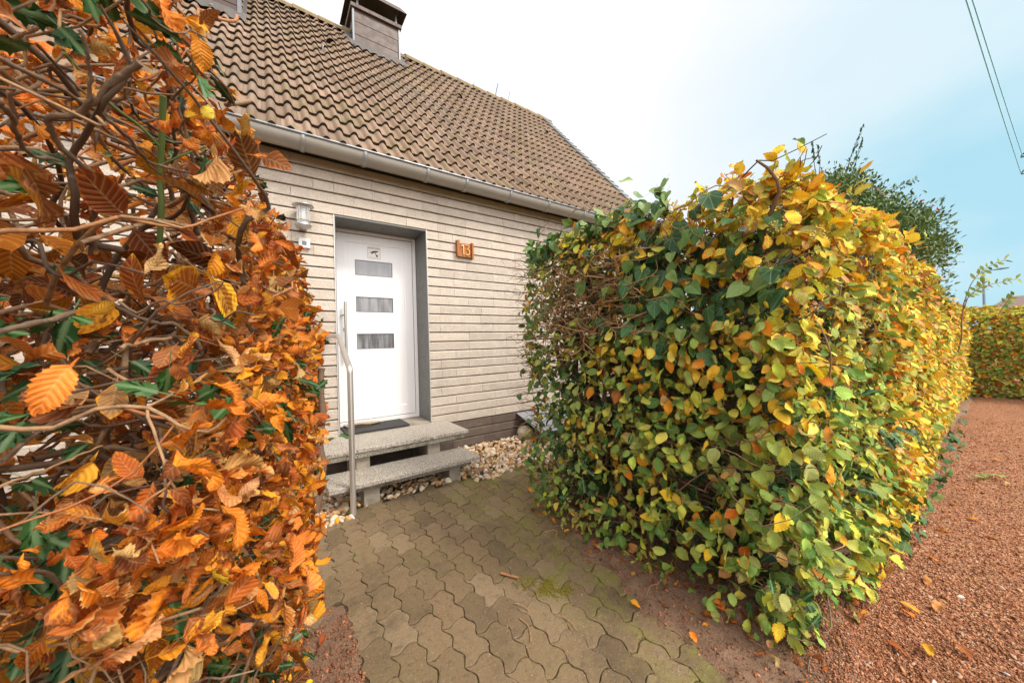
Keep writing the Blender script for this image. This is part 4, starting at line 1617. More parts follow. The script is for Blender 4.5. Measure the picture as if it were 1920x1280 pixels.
def zone_probs(p):
    """leaf colour mix by place on the hedge"""
    z, y, x_ = p[:, 2], p[:, 1], p[:, 0]
    n = len(p)
    clump = vnoise(p, 2.6, 31) - .5
    P = np.zeros((n, 8))
    endf = smooth(x_, 1.7, 1.25)                       # on the face towards the path
    leftish = smooth(y, -2.35, -1.9) * endf            # its far end
    top = smooth(z + .5 * clump, 1.25, 1.72)
    mid = np.exp(-((z - 1.12 - .1 * clump) / .17) ** 2) * endf * smooth(y, -2.2, -2.6)
    far = smooth(x_ + 1.5 * clump, 1.7, 3.0)
    base = np.array([.42, .32, .19, .03, .01, .01, .02, .0])
    tp = np.array([.03, .12, .34, .38, .05, .03, .04, .01])
    md = np.array([.06, .22, .26, .26, .11, .05, .03, .01])
    lf = np.array([.30, .38, .20, .03, .01, .02, .05, .01])
    fr = np.array([.04, .18, .25, .30, .09, .03, .09, .02])
    w0 = np.ones(n)
    for wgt, c in ((top, tp), (mid, md), (far, fr), (leftish * .9, lf)):
        P = P  # accumulate by over-blending
        base_ = base if w0 is not None and not P.any() else None
        if not P.any():
            P = np.tile(base, (n, 1))
        P = P * (1 - wgt[:, None]) + c * wgt[:, None]
    return P


def hornbeam_batch(p, nn, T, s0, s1, rnd=.5, droop=.65, inner=False):
    n = len(p)
    ax, nr = hang(nn, n, droop, .35, rnd)
    P = zone_probs(p)
    c1, k = colours(kinds, P, n)
    c2, _ = colours(['tan', 'gold', 'brown', 'orange'], [.34, .42, .16, .08], n)
    amt = np.clip(rng.normal(.22 + .14 * smooth(p[:, 2], .9, 1.5), .19, n), .02, .85)
    green = k <= 1
    c2[green & (rng.random(n) < .45)] *= .6
    size = rng.uniform(s0, s1, n)
    return (T, p, ax, nr, size, rgba(c1, amt), rgba(c2, rng.random(n)))


def thin(p, nn, f, seed, a, b):
    """keep more leaves where the clump noise is high: gaps and tufts"""
    k = rng.random(len(p)) < np.clip(smooth(vnoise(p, f, seed), a, b) + .12, 0, 1)
    return p[k], nn[k]


batches = []
# end face + near front + top edge
p, nn = surf_right(32000, (1, 0, 1, 0, .55), (0, 2.7))
p, nn = thin(p, nn, 5.5, 41, .22, .52)
ivyzone = (p[:, 0] < 1.45) * smooth(p[:, 1], -3.15, -2.9) * smooth(p[:, 2], 1.05, 1.35) * smooth(p[:, 2], 1.95, 1.7)
barezone = (p[:, 0] < 1.5) * smooth(p[:, 1], -2.75, -2.35) * np.exp(-((p[:, 2] - 1.55) / .20) ** 2)
k = rng.random(len(p)) > np.clip(  .28 * ivyzone + .30 * barezone, 0, .92)
p, nn = p[k], nn[k]
p = hedge_shape(p, nn) - nn * rng.exponential(.045, len(p)).clip(0, .25)[:, None]
dry = rng.random(len(p)) < .12
lefts = (p[:, 1] > -2.15) & (p[:, 0] < 1.5)
batches.append(hornbeam_batch(p[~dry & ~lefts], nn[~dry & ~lefts], HT, .038, .084))
batches.append(hornbeam_batch(p[~dry & lefts], nn[~dry & lefts], HT, .032, .066, .65))
batches.append(hornbeam_batch(p[dry], nn[dry], HT_DRY, .045, .08, .9))
# shoots standing above the clipped top
sh_p, sh_n, shoots = [], [], []
for _ in range(90):
    x0 = 1.12 + 2.4 * random.random() ** 1.8
    y0 = random.uniform(-3.36, -1.65) if x0 < 1.7 else random.uniform(-3.36, -2.9)
    L = random.uniform(.02, .075) * (1.25 if y0 < -2.9 else .9)
    dirv = norm(np.array([random.gauss(-.15, .45), random.gauss(-.1, .45), 1]))
    b_ = np.array([x0, y0, 1.865])
    tip = b_ + dirv * (L + .05)
    shoots.append((b_ - dirv * .15, tip))
    for t in np.linspace(.35, 1, random.randint(3, 6)):
        sh_p.append(b_ + dirv * (L + .05) * t + rng.normal(0, .008, 3))
        sh_n.append(norm(np.array([random.gauss(-.3, .5), random.gauss(-.3, .5), .7])))
sh_p, sh_n = np.array(sh_p), np.array(sh_n)
n = len(sh_p)
P = zone_probs(sh_p)
c1, _ = colours(kinds, P, n)
c2, _ = colours(['tan', 'orange', 'brown'], [.5, .35, .15], n)
batches.append((HT, sh_p, rng.normal(0, .6, (n, 3)) + (-.1, -.1, .1), sh_n, rng.uniform(.04, .072, n), rgba(c1, rng.uniform(.1, .5, n)), rgba(c2, rng.random(n))))
# front face further along
p, nn = surf_right(60000, (0, 0, 1, 0, .3), (2.7, 5.2))
p, nn = p[:9000], nn[:9000]
p, nn = thin(p, nn, 5, 43, .25, .5)
p = hedge_shape(p, nn) - nn * rng.exponential(.05, len(p)).clip(0, .25)[:, None]
batches.append(hornbeam_batch(p, nn, HT_FAR, .045, .08))
p, nn = surf_right(60000, (0, .3, 1, 0, .3), (5.2, 11.4))
p, nn = p[:12500], nn[:12500]
p = hedge_shape(p, nn) - nn * rng.exponential(.05, len(p)).clip(0, .25)[:, None]
batches.append(hornbeam_batch(p, nn, HT_FAR, .05, .085))
# back face and inner leaves
p, nn = surf_right(9000, (0, 0, 0, 1, .25), None)
p = hedge_shape(p, nn)
batches.append(hornbeam_batch(p[:3500], nn[:3500], HT_FAR, .05, .08))
n = 1500
p = np.stack([1.2 + 4.5 * rng.random(n) ** 1.6, rng.uniform(-3.25, -1.7, n), rng.uniform(.12, 1.85, n)], -1)
nn = norm(rng.normal(size=(n, 3)) + (-.6, -.4, 0))
batches.append(hornbeam_batch(p, nn, HT_FAR, .045, .075, 1.0))
n = 900
p = np.stack([rng.uniform(1.0, 3.5, n) , rng.uniform(-3.38, -1.7, n), rng.uniform(.012, .09, n)], -1)
p = p[(p[:, 0] < 1.25) | (p[:, 1] < -3.2)]
n = len(p)
c1, _ = colours(['brown', 'rust', 'orange', 'tan'], [.45, .3, .1, .15], n)
batches.append((HT_DRY, p, rng.normal(0, 1, (n, 3)) * (1, 1, .3), rng.normal(0, .4, (n, 3)) + (0, 0, 1), rng.uniform(.03, .06, n), rgba(c1 * .8, rng.uniform(.2, .6, n)), rgba(c1 * .5, rng.random(n))))
leaves_obj('foliage', batches, M['hornbeam_leaf'], hg)

# ivy
def ivy_batch(p, nn, T, s0, s1, rnd=.35, light=.25):
    n = len(p)
    ax, nr = hang(nn, n, .8, .2, rnd, .35)
    c = np.array([lin(48, 82, 42), lin(58, 96, 50), lin(70, 108, 54), lin(42, 74, 42)])[rng.integers(0, 4, n)]
    lt = rng.random(n) < light
    c[lt] = np.array([lin(92, 122, 58), lin(110, 132, 66)])[rng.integers(0, 2, lt.sum())]
    c = c * np.exp(rng.normal(0, .15, (n, 1)))
    c2 = np.tile(lin(120, 120, 50), (n, 1))
    return (T, p, ax, nr, rng.uniform(s0, s1, n), rgba(c, rng.uniform(.05, .3, n)), rgba(c2, rng.random(n)))


ib = []
n = 210        # big leaves in the upper middle of the end face
p = np.stack([np.full(n, 1.12) + rng.uniform(-.12, .08, n), rng.normal(-2.80, .24, n), rng.normal(1.50, .20, n)], -1)
k = (p[:, 2] < 1.93) & (p[:, 1] > -3.33)
p = p[k]
ib.append(ivy_batch(p, np.tile([-1.0, -.15, .25], (len(p), 1)), IVS, .05, .098, .45))
n = 260
p = np.stack([rng.uniform(1.03, 1.2, n), rng.uniform(-2.8, -1.7, n), rng.normal(1.92, .055, n)], -1)
ib.append(ivy_batch(p, np.tile([-.6, -.3, .7], (n, 1)), IVS, .04, .075, .5, .6))
n = 520        # small ivy on the far end
p = np.stack([rng.uniform(1.03, 1.22, n), rng.normal(-1.90, .22, n), rng.uniform(.15, 1.9, n)], -1)
p = p[(p[:, 1] < -1.56) & (p[:, 1] > -2.6)]
ib.append(ivy_batch(p, np.tile([-.9, 0, .3], (len(p), 1)), IVS, .03, .058, .6, .5))
n = 380       # scattered through, deep in the shade and along the front
p, nn = surf_right(n * 2, (1, 0, 1, 0, .2), (0, 6))
p = hedge_shape(p, nn) - nn * rng.uniform(.04, .25, len(p))[:, None]
kk = vnoise(p, 3.2, 51) > .52
ib.append(ivy_batch(p[kk], nn[kk], IVT, .045, .085, .6, .1))
n = 70
p = np.stack([rng.uniform(2.2, 6, n), np.full(n, -3.42), rng.uniform(.03, .35, n)], -1)
ib.append(ivy_batch(p, np.tile([0, -1.0, .3], (n, 1)), IVT, .04, .07, .6, .15))
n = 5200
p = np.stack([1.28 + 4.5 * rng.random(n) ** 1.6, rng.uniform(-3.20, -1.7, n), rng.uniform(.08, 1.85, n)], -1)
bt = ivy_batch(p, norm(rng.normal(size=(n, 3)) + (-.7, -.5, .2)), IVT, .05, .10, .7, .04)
bt[5][:, :3] *= .75  # inner leaves darkened: shade painted in to deepen the gaps
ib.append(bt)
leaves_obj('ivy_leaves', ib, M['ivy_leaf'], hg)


def holly_batch(p, nn, s0, s1, rnd=.5):
    n = len(p)
    ax, nr = hang(nn, n, .35, .5, rnd, .5)
    c = np.array([lin(38, 70, 28), lin(50, 86, 36), lin(30, 58, 26)])[rng.integers(0, 3, n)] * np.exp(rng.normal(0, .12, (n, 1)))
    return (HOL, p, ax, nr, rng.uniform(s0, s1, n), rgba(c, rng.uniform(.02, .15, n)), rgba(np.tile(lin(120, 140, 60), (n, 1)), rng.random(n)))


cl_ = np.array([[1.06, -3.20, .30], [1.10, -3.28, .22], [1.06, -2.6, .85], [1.06, -2.5, .95], [1.5, -3.42, .62], [1.9, -3.44, .75], [1.08, -2.3, .55], [1.3, -3.42, .95]])
p = cl_[rng.integers(0, len(cl_), 34)] + rng.normal(0, .045, (34, 3))
leaves_obj('holly_leaves', [holly_batch(p, np.tile([-.7, -.7, .2], (34, 1)), .045, .07)], M['holly_leaf'], hg)


# twigs
def spline(P, m=5):
    P = np.array(P, float)
    Q = np.concatenate([[2 * P[0] - P[1]], P, [2 * P[-1] - P[-2]]])
    o = []
    for i in range(1, len(Q) - 2):
        for t in np.linspace(0, 1, m, endpoint=False):
            a, b_, c, d = Q[i - 1:i + 3]
            o.append(.5 * ((2 * b_) + (-a + c) * t + (2 * a - 5 * b_ + 4 * c - d) * t * t + (-a + 3 * b_ - 3 * c + d) * t ** 3))
    o.append(P[-1])
    return np.array(o)


def wander(a, b, seg, amp):
    t = np.linspace(0, 1, seg)
    p = a + (b - a) * t[:, None]
    w_ = np.cumsum(rng.normal(0, 1, (seg, 3)), 0)
    w_ = w_ - w_[0] - (w_[-1] - w_[0]) * t[:, None]
    return spline(p + w_ * amp * np.linalg.norm(b - a) / math.sqrt(seg), 2)


tw = MB()
for i in range(30):                       # stems
    x0 = 1.25 + .32 * i
    b_ = np.array([x0 + random.gauss(0, .06), -2.45 + random.gauss(0, .12), -.03])
    tw.tube(wander(b_, b_ + (random.gauss(0, .15), random.gauss(0, .2), 1.75), 9, .05), np.linspace(.026, .008, 9), 7, random.uniform(.1, .45))
for i in range(16):                       # stems near the end face
    b_ = np.array([1.27 + random.random() * .3, random.uniform(-3.25, -1.7), -.03])
    tw.tube(wander(b_, b_ + (random.gauss(-.02, .08), random.gauss(0, .12), 1.75), 10, .06), np.linspace(.020, .006, 10), 7, random.uniform(.1, .45))
for i in range(620):                      # branches reaching the end face
    z = random.uniform(.12, 1.85)
    a = np.array([random.uniform(1.35, 1.8), random.uniform(-3.2, -1.75), z - random.uniform(0, .2)])
    b_ = np.array([random.uniform(1.07, 1.2), min(-1.6, max(-3.36, a[1] + random.gauss(0, .28))), z + random.uniform(-.05, .16)])
    tw.tube(wander(a, b_, 7, .22), np.linspace(random.uniform(.0035, .007), .0014, 7), 5, random.random() ** 1.3 * .8, cap=False)
for i in range(420):                      # and the front
    z = random.uniform(.12, 1.85)
    xx = 1.25 + 4.2 * random.random() ** 1.6
    a = np.array([xx, random.uniform(-3.0, -2.6), z - random.uniform(0, .2)])
    b_ = np.array([xx + random.gauss(0, .25), random.uniform(-3.42, -3.28), z + random.uniform(-.05, .16)])
    b_[0] = max(1.1, b_[0])
    tw.tube(wander(a, b_, 7, .22), np.linspace(random.uniform(.0035, .006), .0014, 7), 5, random.random() ** 1.3 * .8, cap=False)
for i in range(300):                      # bare tangle high on the end face
    a = np.array([random.uniform(1.0, 1.15), random.gauss(-2.25, .26), random.gauss(1.55, .17)])
    if a[1] > -1.62 or a[1] < -3.2:
        continue
    b_ = a + np.array([random.gauss(0, .05), random.gauss(0, .20), random.gauss(0, .09)])
    b_[1] = min(b_[1], -1.6)
    tw.tube(wander(a, b_, 8, .26), np.linspace(random.uniform(.0025, .006), .0013, 8), 5, random.uniform(.55, .95), cap=False)
for i in range(260):                      # fine twigs poking out at the far end and foot
    a = np.array([random.uniform(1.08, 1.25), random.uniform(-1.75, -1.55), random.uniform(.15, 1.9)])
    b_ = a + np.array([random.gauss(-.07, .05), random.gauss(.03, .08), random.gauss(0, .05)])
    tw.tube(wander(a, b_, 5, .2), np.linspace(.0025, .001, 5), 4, random.uniform(.3, .9), cap=False)
for a, b_ in shoots:
    tw.tube(wander(np.array(a), np.array(b_), 6, .05), np.linspace(.0028, .0012, 6), 5, random.uniform(.2, .6), cap=False)
for i in range(70):                      # roots and dry stalks at the foot
    a = np.array([random.uniform(.98, 1.3), random.uniform(-3.4, -1.7), random.uniform(0.01, .12)])
    b_ = a + np.array([random.gauss(-.02, .08), random.gauss(0, .12), random.gauss(-.02, .03)])
    b_[2] = max(.012, b_[2])
    tw.tube(wander(a, b_, 6, .25), np.linspace(.003, .001, 6), 4, random.uniform(.1, .5), cap=False)
# the curved bare stem at the top corner
tw.tube([(1.13, -3.20, 1.60), (1.10, -3.24, 1.74), (1.067, -3.283, 1.80), (1.053, -3.282, 1.84), (1.027, -3.262, 1.89), (1.0, -3.234, 1.925)], [.008, .0075, .0068, .0062, .0055, .004], 8, .3)
tw.build('branches', M['bark'], hg, smooth_=True)
# yellow-green ivy flower umbels
umb = NT('umbel')
M['umbel'] = umb.done(umb.mix(umb.noise(60), (0.34, 0.30, 0.06), (0.50, 0.42, 0.10)), .7)
for c in ((1.02, -3.10, 1.77), (1.03, -3.16, 1.73), (1.02, -3.28, 1.66), (1.05, -2.62, 1.99), (1.1, -3.38, 1.62), (1.5, -3.42, 1.3)):
    mb = MB()
    for _ in range(26):
        d = norm(rng.normal(size=3))
        e_ = np.array(c) + d * .022
        mb.tube([c, e_], .0007, 3, .5, 0, False)
        mb.add(I1[0] * .0038 + e_, I1[1])
    mb.build('ivy_flower', M['umbel'], hg)

# ================================================================== FAR HEDGE
fh = thing('hedge', 'far greenish hedge closing the end of the red gravel path', 'hedge', (11.3, -6, 0))
p, nn = box_surface(34000, (10.35, -10, -.3), (11.7, -3.0, 1.42), .2, (1, 0, 0, .5, .6))
k = p[:, 2] > .05
p, nn = p[k], nn[k]
p = hedge_shape(p, nn) + nn * (.16 * (vnoise(p, 1.4, 78) - .5))[:, None]
p[:, 2] *= 1 + .17 * smooth(p[:, 1], -5.2, -3.3)
n = len(p)
ax, nr = hang(nn, n, .65, .35, .5)
zz = smooth(p[:, 2] + .6 * (vnoise(p, 1.5, 77) - .5) + .3 * smooth(p[:, 1], -4.0, -3.3), .9, 1.6)[:, None]
P = np.array([.34, .34, .08, .02, .02, .02, .10, .08]) * (1 - zz) + np.array([.10, .28, .24, .18, .05, .02, .11, .02]) * zz
c1, _ = colours(kinds, P, n)
c2, _ = colours(['tan', 'orange', 'brown'], [.5, .3, .2], n)
FB = [(HT_FAR, p, ax, nr, rng.uniform(.06, .10, n), rgba(c1, rng.uniform(.1, .5, n)), rgba(c2, rng.random(n)))]
n = 4500
p = np.stack([rng.uniform(10.5, 11.6, n), rng.uniform(-9.9, -3.3, n), rng.uniform(.05, 1.42, n)], -1)
c1, _ = colours(kinds, [.5, .3, .05, .05, .02, .02, .05, .01], n)
FB.append((HT_FAR, p, rng.normal(size=(n, 3)), rng.normal(size=(n, 3)) + (-1, 0, 0), rng.uniform(.08, .13, n), rgba(c1, rng.uniform(.1, .4, n)), rgba(c1 * .6, rng.random(n))))
leaves_obj('foliage', FB, M['hornbeam_leaf'], fh)
tw = MB()
for i in range(60):
    b_ = np.array([11.3 + random.gauss(0, .1), -13.8 + i * .178, -.03])
    tw.tube(wander(b_, b_ + (random.gauss(-.15, .2), random.gauss(0, .2), 1.35), 7, .06), np.linspace(.025, .006, 7), 5, .3)
tw.build('branches', M['bark'], fh, smooth_=True)

# ================================================================== HEDGE LEFT
hl = thing('hedge', 'wild brown and orange autumn hedge with bare gnarled branches, left of the path', 'hedge', (-1.6, -2.4, 0))
LLO, LHI, LRR = (-4.2, -3.34, -.3), (-.31, -1.50, 2.02), .26
BK = ['rust', 'brown', 'orange', 'gold', 'tan', 'yellow', 'lime']


def surf_left(n, faces, xr):
    p, nn = box_surface(n, LLO, LHI, LRR, faces)
    k = (p[:, 2] > .05) & (p[:, 0] > xr[0]) & (p[:, 0] < xr[1])
    p, nn = p[k], nn[k]
    # the flank leans back from the path towards the top
    lean = .16 * smooth(p[:, 2], 1.15, 2.0) * smooth(p[:, 0], -1.2, -.4) + .10 * smooth(p[:, 2], .9, .1) * smooth(p[:, 0], -1.2, -.4)
    p[:, 0] -= lean + .235 * np.clip((-1.5 - p[:, 1]) / 1.9, 0, 1)
    d = .10 * (vnoise(p, 2.4, 15) - .5) + .08 * (vnoise(p, 6, 16) - .5)
    return p + nn * d[:, None], nn


def left_ok(p):
    """keeps the flank of the left hedge clipped: how far it may lean out over the path at each height"""
    h = np.hypot(p[:, 0] - CAM[0], p[:, 1] - CAM[1])
    el = (p[:, 2] - CAM[2]) / h
    be = (p[:, 0] - CAM[0]) / np.maximum(p[:, 1] - CAM[1], .05)
    return be < np.interp(el, [-.6, 0, .15, .313, .49, .8, 1.2], [.085, .115, .10, .052, -.01, -.15, -.4]) + rng.uniform(-.02, .014, len(p))


def left_batch(p, nn, T, s0, s1, rnd, dry):
    n = len(p)
    ax, nr = hang(nn, n, .45, .35, rnd, .35)
    lowz = smooth(p[:, 2], 1.05, .55)[:, None]
    P = np.array([.34, .24, .20, .09, .13, .0, .0]) * (1 - lowz) + np.array([.27, .17, .19, .16, .18, .03, .0]) * lowz
    if not dry:
        P = np.array([.22, .06, .36, .25, .10, .01, .0]) * (1 - lowz) + np.array([.10, .03, .26, .31, .20, .09, .01]) * lowz
    c1, _ = colours(BK, P, n, .18)
    c2, _ = colours(['brown', 'rust', 'tan', 'gold'], [.22, .30, .24, .24], n)
    return (T, p, ax, nr, rng.uniform(s0, s1, n), rgba(c1, np.clip(rng.normal(.40, .18, n), .05, .9)), rgba(c2, rng.random(n)))


lb = []
p, nn = surf_left(60000, (0, 1, 1, 0, .5), (-1.5, .2))
p, nn = p[:17500], nn[:17500]
dens = .80 - .50 * smooth(p[:, 2], 1.28, 1.6) * smooth(p[:, 1], -2.0, -2.7)
hole = smooth(vnoise(p, 5.0, 61), .38, .58)
k = rng.random(len(p)) < dens * (.10 + hole)
p, nn = p[k], nn[k]
p = p - nn * rng.exponential(.06, len(p)).clip(-.02, .32)[:, None]
dist = np.linalg.norm(p - CAM, axis=1)
k = dist > np.where((p[:, 2] > 1.33) & (rng.random(len(p)) < .75), .74, .50)
k &= left_ok(p)
p, nn, dist = p[k], nn[k], dist[k]
dry = rng.random(len(p)) < .66
nearm = dist < 1.15
for sel, T, s0, s1, rnd, dr in ((nearm & dry, HT_BIGDRY, .026, .058, .9, True), (nearm & ~dry, HT_BIG, .024, .054, .75, False),
                                (~nearm & dry, HT_DRY, .034, .066, .9, True), (~nearm & ~dry, HT, .03, .062, .7, False)):
    lb.append(left_batch(p[sel], nn[sel], T, s0, s1, rnd, dr))
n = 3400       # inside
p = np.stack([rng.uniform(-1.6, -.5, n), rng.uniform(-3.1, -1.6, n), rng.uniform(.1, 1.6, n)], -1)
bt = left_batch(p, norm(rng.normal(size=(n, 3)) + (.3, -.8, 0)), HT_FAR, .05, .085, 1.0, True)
bt[5][:, :3] *= .55  # darkened leaf colour stands in for the deep shadow within the hedge
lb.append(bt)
p, nn = surf_left(30000, (0, 0, 1, .6, .5), (-4.2, -1.5))
lb.append(left_batch(p[:5000], nn[:5000], HT_FAR, .05, .085, .7, True))
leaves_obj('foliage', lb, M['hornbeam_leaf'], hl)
def ray(px_, py_, t):
    d = FWD + (px_ - 960) / 654.57 * RGT - (py_ - 640) / 654.57 * UPV
    return CAM + d / np.linalg.norm(d) * t


hb = []
p, nn = surf_left(40000, (0, 1, 1, 0, .3), (-1.3, .2))
p, nn = p[:2400], nn[:2400]
k = vnoise(p, 3.4, 71) > .49
p, nn = p[k], nn[k]
p = p - nn * rng.uniform(-.02, .12, len(p))[:, None]
k = (np.linalg.norm(p - CAM, axis=1) > .66) & (p[:, 2] < 1.75) & left_ok(p)
hb.append(holly_batch(p[k], nn[k], .036, .062, .6))
hc = [(70, 800, .80), (250, 1110, .84), (40, 560, .72), (235, 625, .95), (40, 880, .72), (120, 1190, .78), (585, 870, 1.5), (535, 830, 1.35), (345, 1175, .95), (85, 300, .8), (60, 20, .75), (290, 300, .95), (430, 1240, 1.05), (380, 990, 1.0)]
p = np.concatenate([ray(a, b_, t) + rng.normal(0, .035, (6, 3)) for a, b_, t in hc])
hb.append(holly_batch(p, np.tile([-.1, -.9, .4], (len(p), 1)), .038, .058, .55))
n = 420
p = np.stack([rng.uniform(-1.3, -.5, n), rng.uniform(-3.1, -1.7, n), rng.uniform(.1, 1.7, n)], -1)
hb.append(holly_batch(p, norm(rng.normal(size=(n, 3)) + (.3, -.8, .2)), .035, .06, .9))
leaves_obj('holly_leaves', hb, M['holly_leaf'], hl)

lt = MB()


GN = [  # gnarled branches of the hedge's near corner: bearings from the camera, distances from it, thickness
    ([(-60, 80), (0, 113), (100, 160), (187, 213), (240, 260), (277, 300), (333, 320), (393, 330), (413, 350)], (.50, .78), (.0052, .0045), .30),
    ([(262, 118), (213, 157), (167, 197), (140, 217), (92, 220), (97, 253), (133, 293), (187, 333), (243, 368), (227, 381), (187, 387), (173, 420), (180, 470)], (.55, .70), (.0072, .0055), .28),
    ([(-40, 110), (0, 133), (83, 187), (150, 230), (233, 267), (283, 287), (310, 317), (333, 345)], (.58, .85), (.0055, .005), .62),
    ([(170, 395), (187, 362), (233, 347), (273, 340), (333, 350), (397, 337), (433, 327), (484, 308)], (.70, .95), (.0055, .006), .66),
    ([(333, 345), (343, 352), (350, 373), (360, 405), (372, 440)], (.85, .92), (.009, .011), .25),
    ([(-30, 175), (0, 193), (20, 220), (35, 262), (60, 290), (110, 300)], (.46, .62), (.006, .004), .35),
    ([(193, 557), (240, 588), (292, 605), (330, 609), (361, 633), (378, 655), (372, 668), (345, 674), (303, 672), (240, 690), (165, 702)], (.68, .74), (.0062, .0075), .2),
    ([(206, 643), (261, 626), (310, 602), (371, 575), (413, 599), (454, 637), (516, 654), (557, 688), (590, 705)], (.66, 1.15), (.0042, .005), .35),
    ([(326, 537), (361, 575), (395, 599), (406, 616), (388, 654), (364, 674), (325, 676), (280, 662)], (.85, .95), (.0095, .007), .15),
    ([(227, 652), (275, 640), (320, 633)], (.62, .68), (.0058, .0062), .7),
    ([(-40, 640), (0, 622), (69, 605), (137, 588)], (.48, .58), (.0062, .0068), .3),
    ([(337, 695), (378, 716), (412, 712), (447, 719)], (.80, .95), (.010, .013), .2),
    ([(603, 690), (601, 729), (605, 780), (598, 825), (604, 880), (590, 960)], (1.95, 1.85), (.014, .020), .25),
    ([(500, 1107), (520, 1147), (483, 1200), (460, 1253), (450, 1290)], (.82, .70), (.006, .0045), .25),
    ([(-30, 925), (67, 887), (133, 860), (190, 835)], (.47, .62), (.0028, .0024), .8),
    ([(100, 1290), (183, 1237), (250, 1207), (310, 1190)], (.52, .66), (.0024, .0018), .92),
    ([(423, 1123), (443, 1143), (493, 1170), (520, 1190)], (.86, .95), (.006, .005), .45),
    ([(430, 1020), (350, 1050), (300, 1038)], (.95, .75), (.005, .006), .25),
    ([(-20, 1080), (60, 1070), (100, 1080), (120, 1110)], (.5, .58), (.005, .004), .3),
    ([(150, 60), (165, 110), (170, 150), (165, 190)], (.55, .57), (.0035, .004), .25),
    ([(285, 0), (340, 60), (390, 110), (425, 142)], (.62, .75), (.0026, .0018), .85),
    ([(0, 865), (110, 790), (200, 800), (290, 780)], (.6, .8), (.006, .004), .3),
    ([(150, 455), (230, 430), (300, 415), (360, 428)], (.62, .7), (.0058, .0064), .65),
    ([(345, 500), (330, 540), (290, 560), (200, 540)], (.9, .8), (.007, .005), .2),
]
for pts, (t0, t1), (r0, r1), ti in GN:
    if t0 < 1.2:
        t0, t1, r0, r1 = t0 * 1.16, t1 * 1.16, r0 * .47, r1 * .47
    m = len(pts)
    P = spline([ray(a, b_, t0 + (t1 - t0) * i / (m - 1)) for i, (a, b_) in enumerate(pts)])
    P = P + rng.normal(0, .0008, P.shape)
    rr = np.linspace(r0, r1, len(P)) * (1 + .10 * np.sin(np.arange(len(P)) * 1.3 + ti * 9)) * (1 + rng.normal(0, .04, len(P)))
    lt.tube(P, rr, 9, ti)
for i in range(14):
    b_ = np.array([-.75 - .22 * i, -2.4 + random.gauss(0, .15), -.03])
    lt.tube(wander(b_, b_ + (random.gauss(0, .15), random.gauss(0, .2), 1.8), 10, .07), np.linspace(.026, .008, 10), 7, random.uniform(.1, .4))
for i in range(560):
    z = random.uniform(.1, 1.9)
    a = np.array([random.uniform(-1.1, -.55), random.uniform(-3.0, -1.7), z])
    b_ = a + np.array([random.gauss(.18, .22), random.gauss(-.12, .3), random.gauss(.05, .16)])
    b_[1] = min(-1.5, max(b_[1], -3.36))
    b_[0] = min(b_[0], -.36 - .2 * max(0, b_[2] - 1.2) - .235 * (-1.5 - b_[1]) / 1.9)
    if min(np.linalg.norm(a - CAM), np.linalg.norm(b_ - CAM)) < .6:
        continue
    P = wander(a, b_, 8, .18)
    if ((P[:, 0] + .526) / (P[:, 1] + 3.786)).max() > .115:
        continue
    lt.tube(P, np.linspace(random.uniform(.003, .0075), .0016, 8), 6, random.random(), cap=False)
p, nn = surf_left(60000, (0, 1, 1, 0, .2), (-1.4, .2))
for i in range(520):                      # twigs that lie in the clipped face
    b_ = p[i] + nn[i] * random.uniform(-.03, .015)
    a = b_ - nn[i] * random.uniform(.06, .26) + rng.normal(0, .11, 3)
    if min(np.linalg.norm(a - CAM), np.linalg.norm(b_ - CAM)) < .56:
        continue
    r_ = random.uniform(.0013, .0034) * (1.6 if random.random() < .12 else 1)
    P = wander(a, b_, 8, .17)
    if ((P[:, 0] + .526) / (P[:, 1] + 3.786)).max() > .10:
        continue
    lt.tube(P, np.linspace(r_, r_ * .45, 8), 6, random.random(), cap=random.random() < .4)
lt.build('branches', M['bark'], hl, smooth_=True)
mb = MB()      # green holly stem
mb.tube(spline([ray(a, b_, t) for a, b_, t in ((306, 180, .86), (303, 265, .87), (300, 330, .88), (303, 390, .88), (298, 470, .9))]), .0042, 8)
mb.tube(spline([ray(a, b_, t) for a, b_, t in ((120, 100, .8), (200, 190, .84), (260, 235, .86), (300, 275, .87))]), .0022, 6)
mb.tube(spline([ray(a, b_, t) for a, b_, t in ((302, 310, .87), (340, 292, .86), (386, 275, .86))]), .0016, 6)
mb.build('holly_stem', M['green_stem'], hl, smooth_=True)

# ================================================================== HOLLY TREE behind the hedge
ht = thing('holly_tree', 'dark green bushy tree with red berries standing behind the yellow hedge', 'tree', (6.2, -2.0, 0))
cl_ = []
for _ in range(560):
    # a slanting crown: high beside the house, falling towards the street
    x0 = random.uniform(4.1, 6.0)
    r_ = random.uniform(.078, .36)
    em = np.interp(r_, [.049, .076, .09, .128, .20, .30, .4], [.14, .215, .265, .30, .39, .36, .30])
    c = np.array([x0, -3.786 + r_ * (x0 + .526), 1.258 + (em - .056 - abs(random.gauss(0, .07))) * (x0 + .526)])
    if c[2] > 1.35:
        cl_.append(c)
cl_ = np.array(cl_)
n = 23000
ci = rng.integers(0, len(cl_), n)
d = norm(rng.normal(size=(n, 3)))
p = cl_[ci] + d * (rng.random((n, 1)) ** .5) * .15 + np.array([0, 0, 1.0]) * (rng.random((n, 1)) < .12) * rng.random((n, 1)) * .14
ax = d + (0, 0, .4) + rng.normal(0, .5, (n, 3))
nr = d * .4 + (0, 0, .9) + rng.normal(0, .4, (n, 3))
c = np.array([lin(88, 114, 58), lin(74, 102, 54), lin(106, 130, 68), lin(122, 142, 80)])[rng.integers(0, 4, n)] * np.exp(rng.normal(0, .15, (n, 1)))
HFT = leaf_templates(8, 4, 2, .24, (0, .3), (.1, .6), (.1, .4), pleat=0, serr=.0)
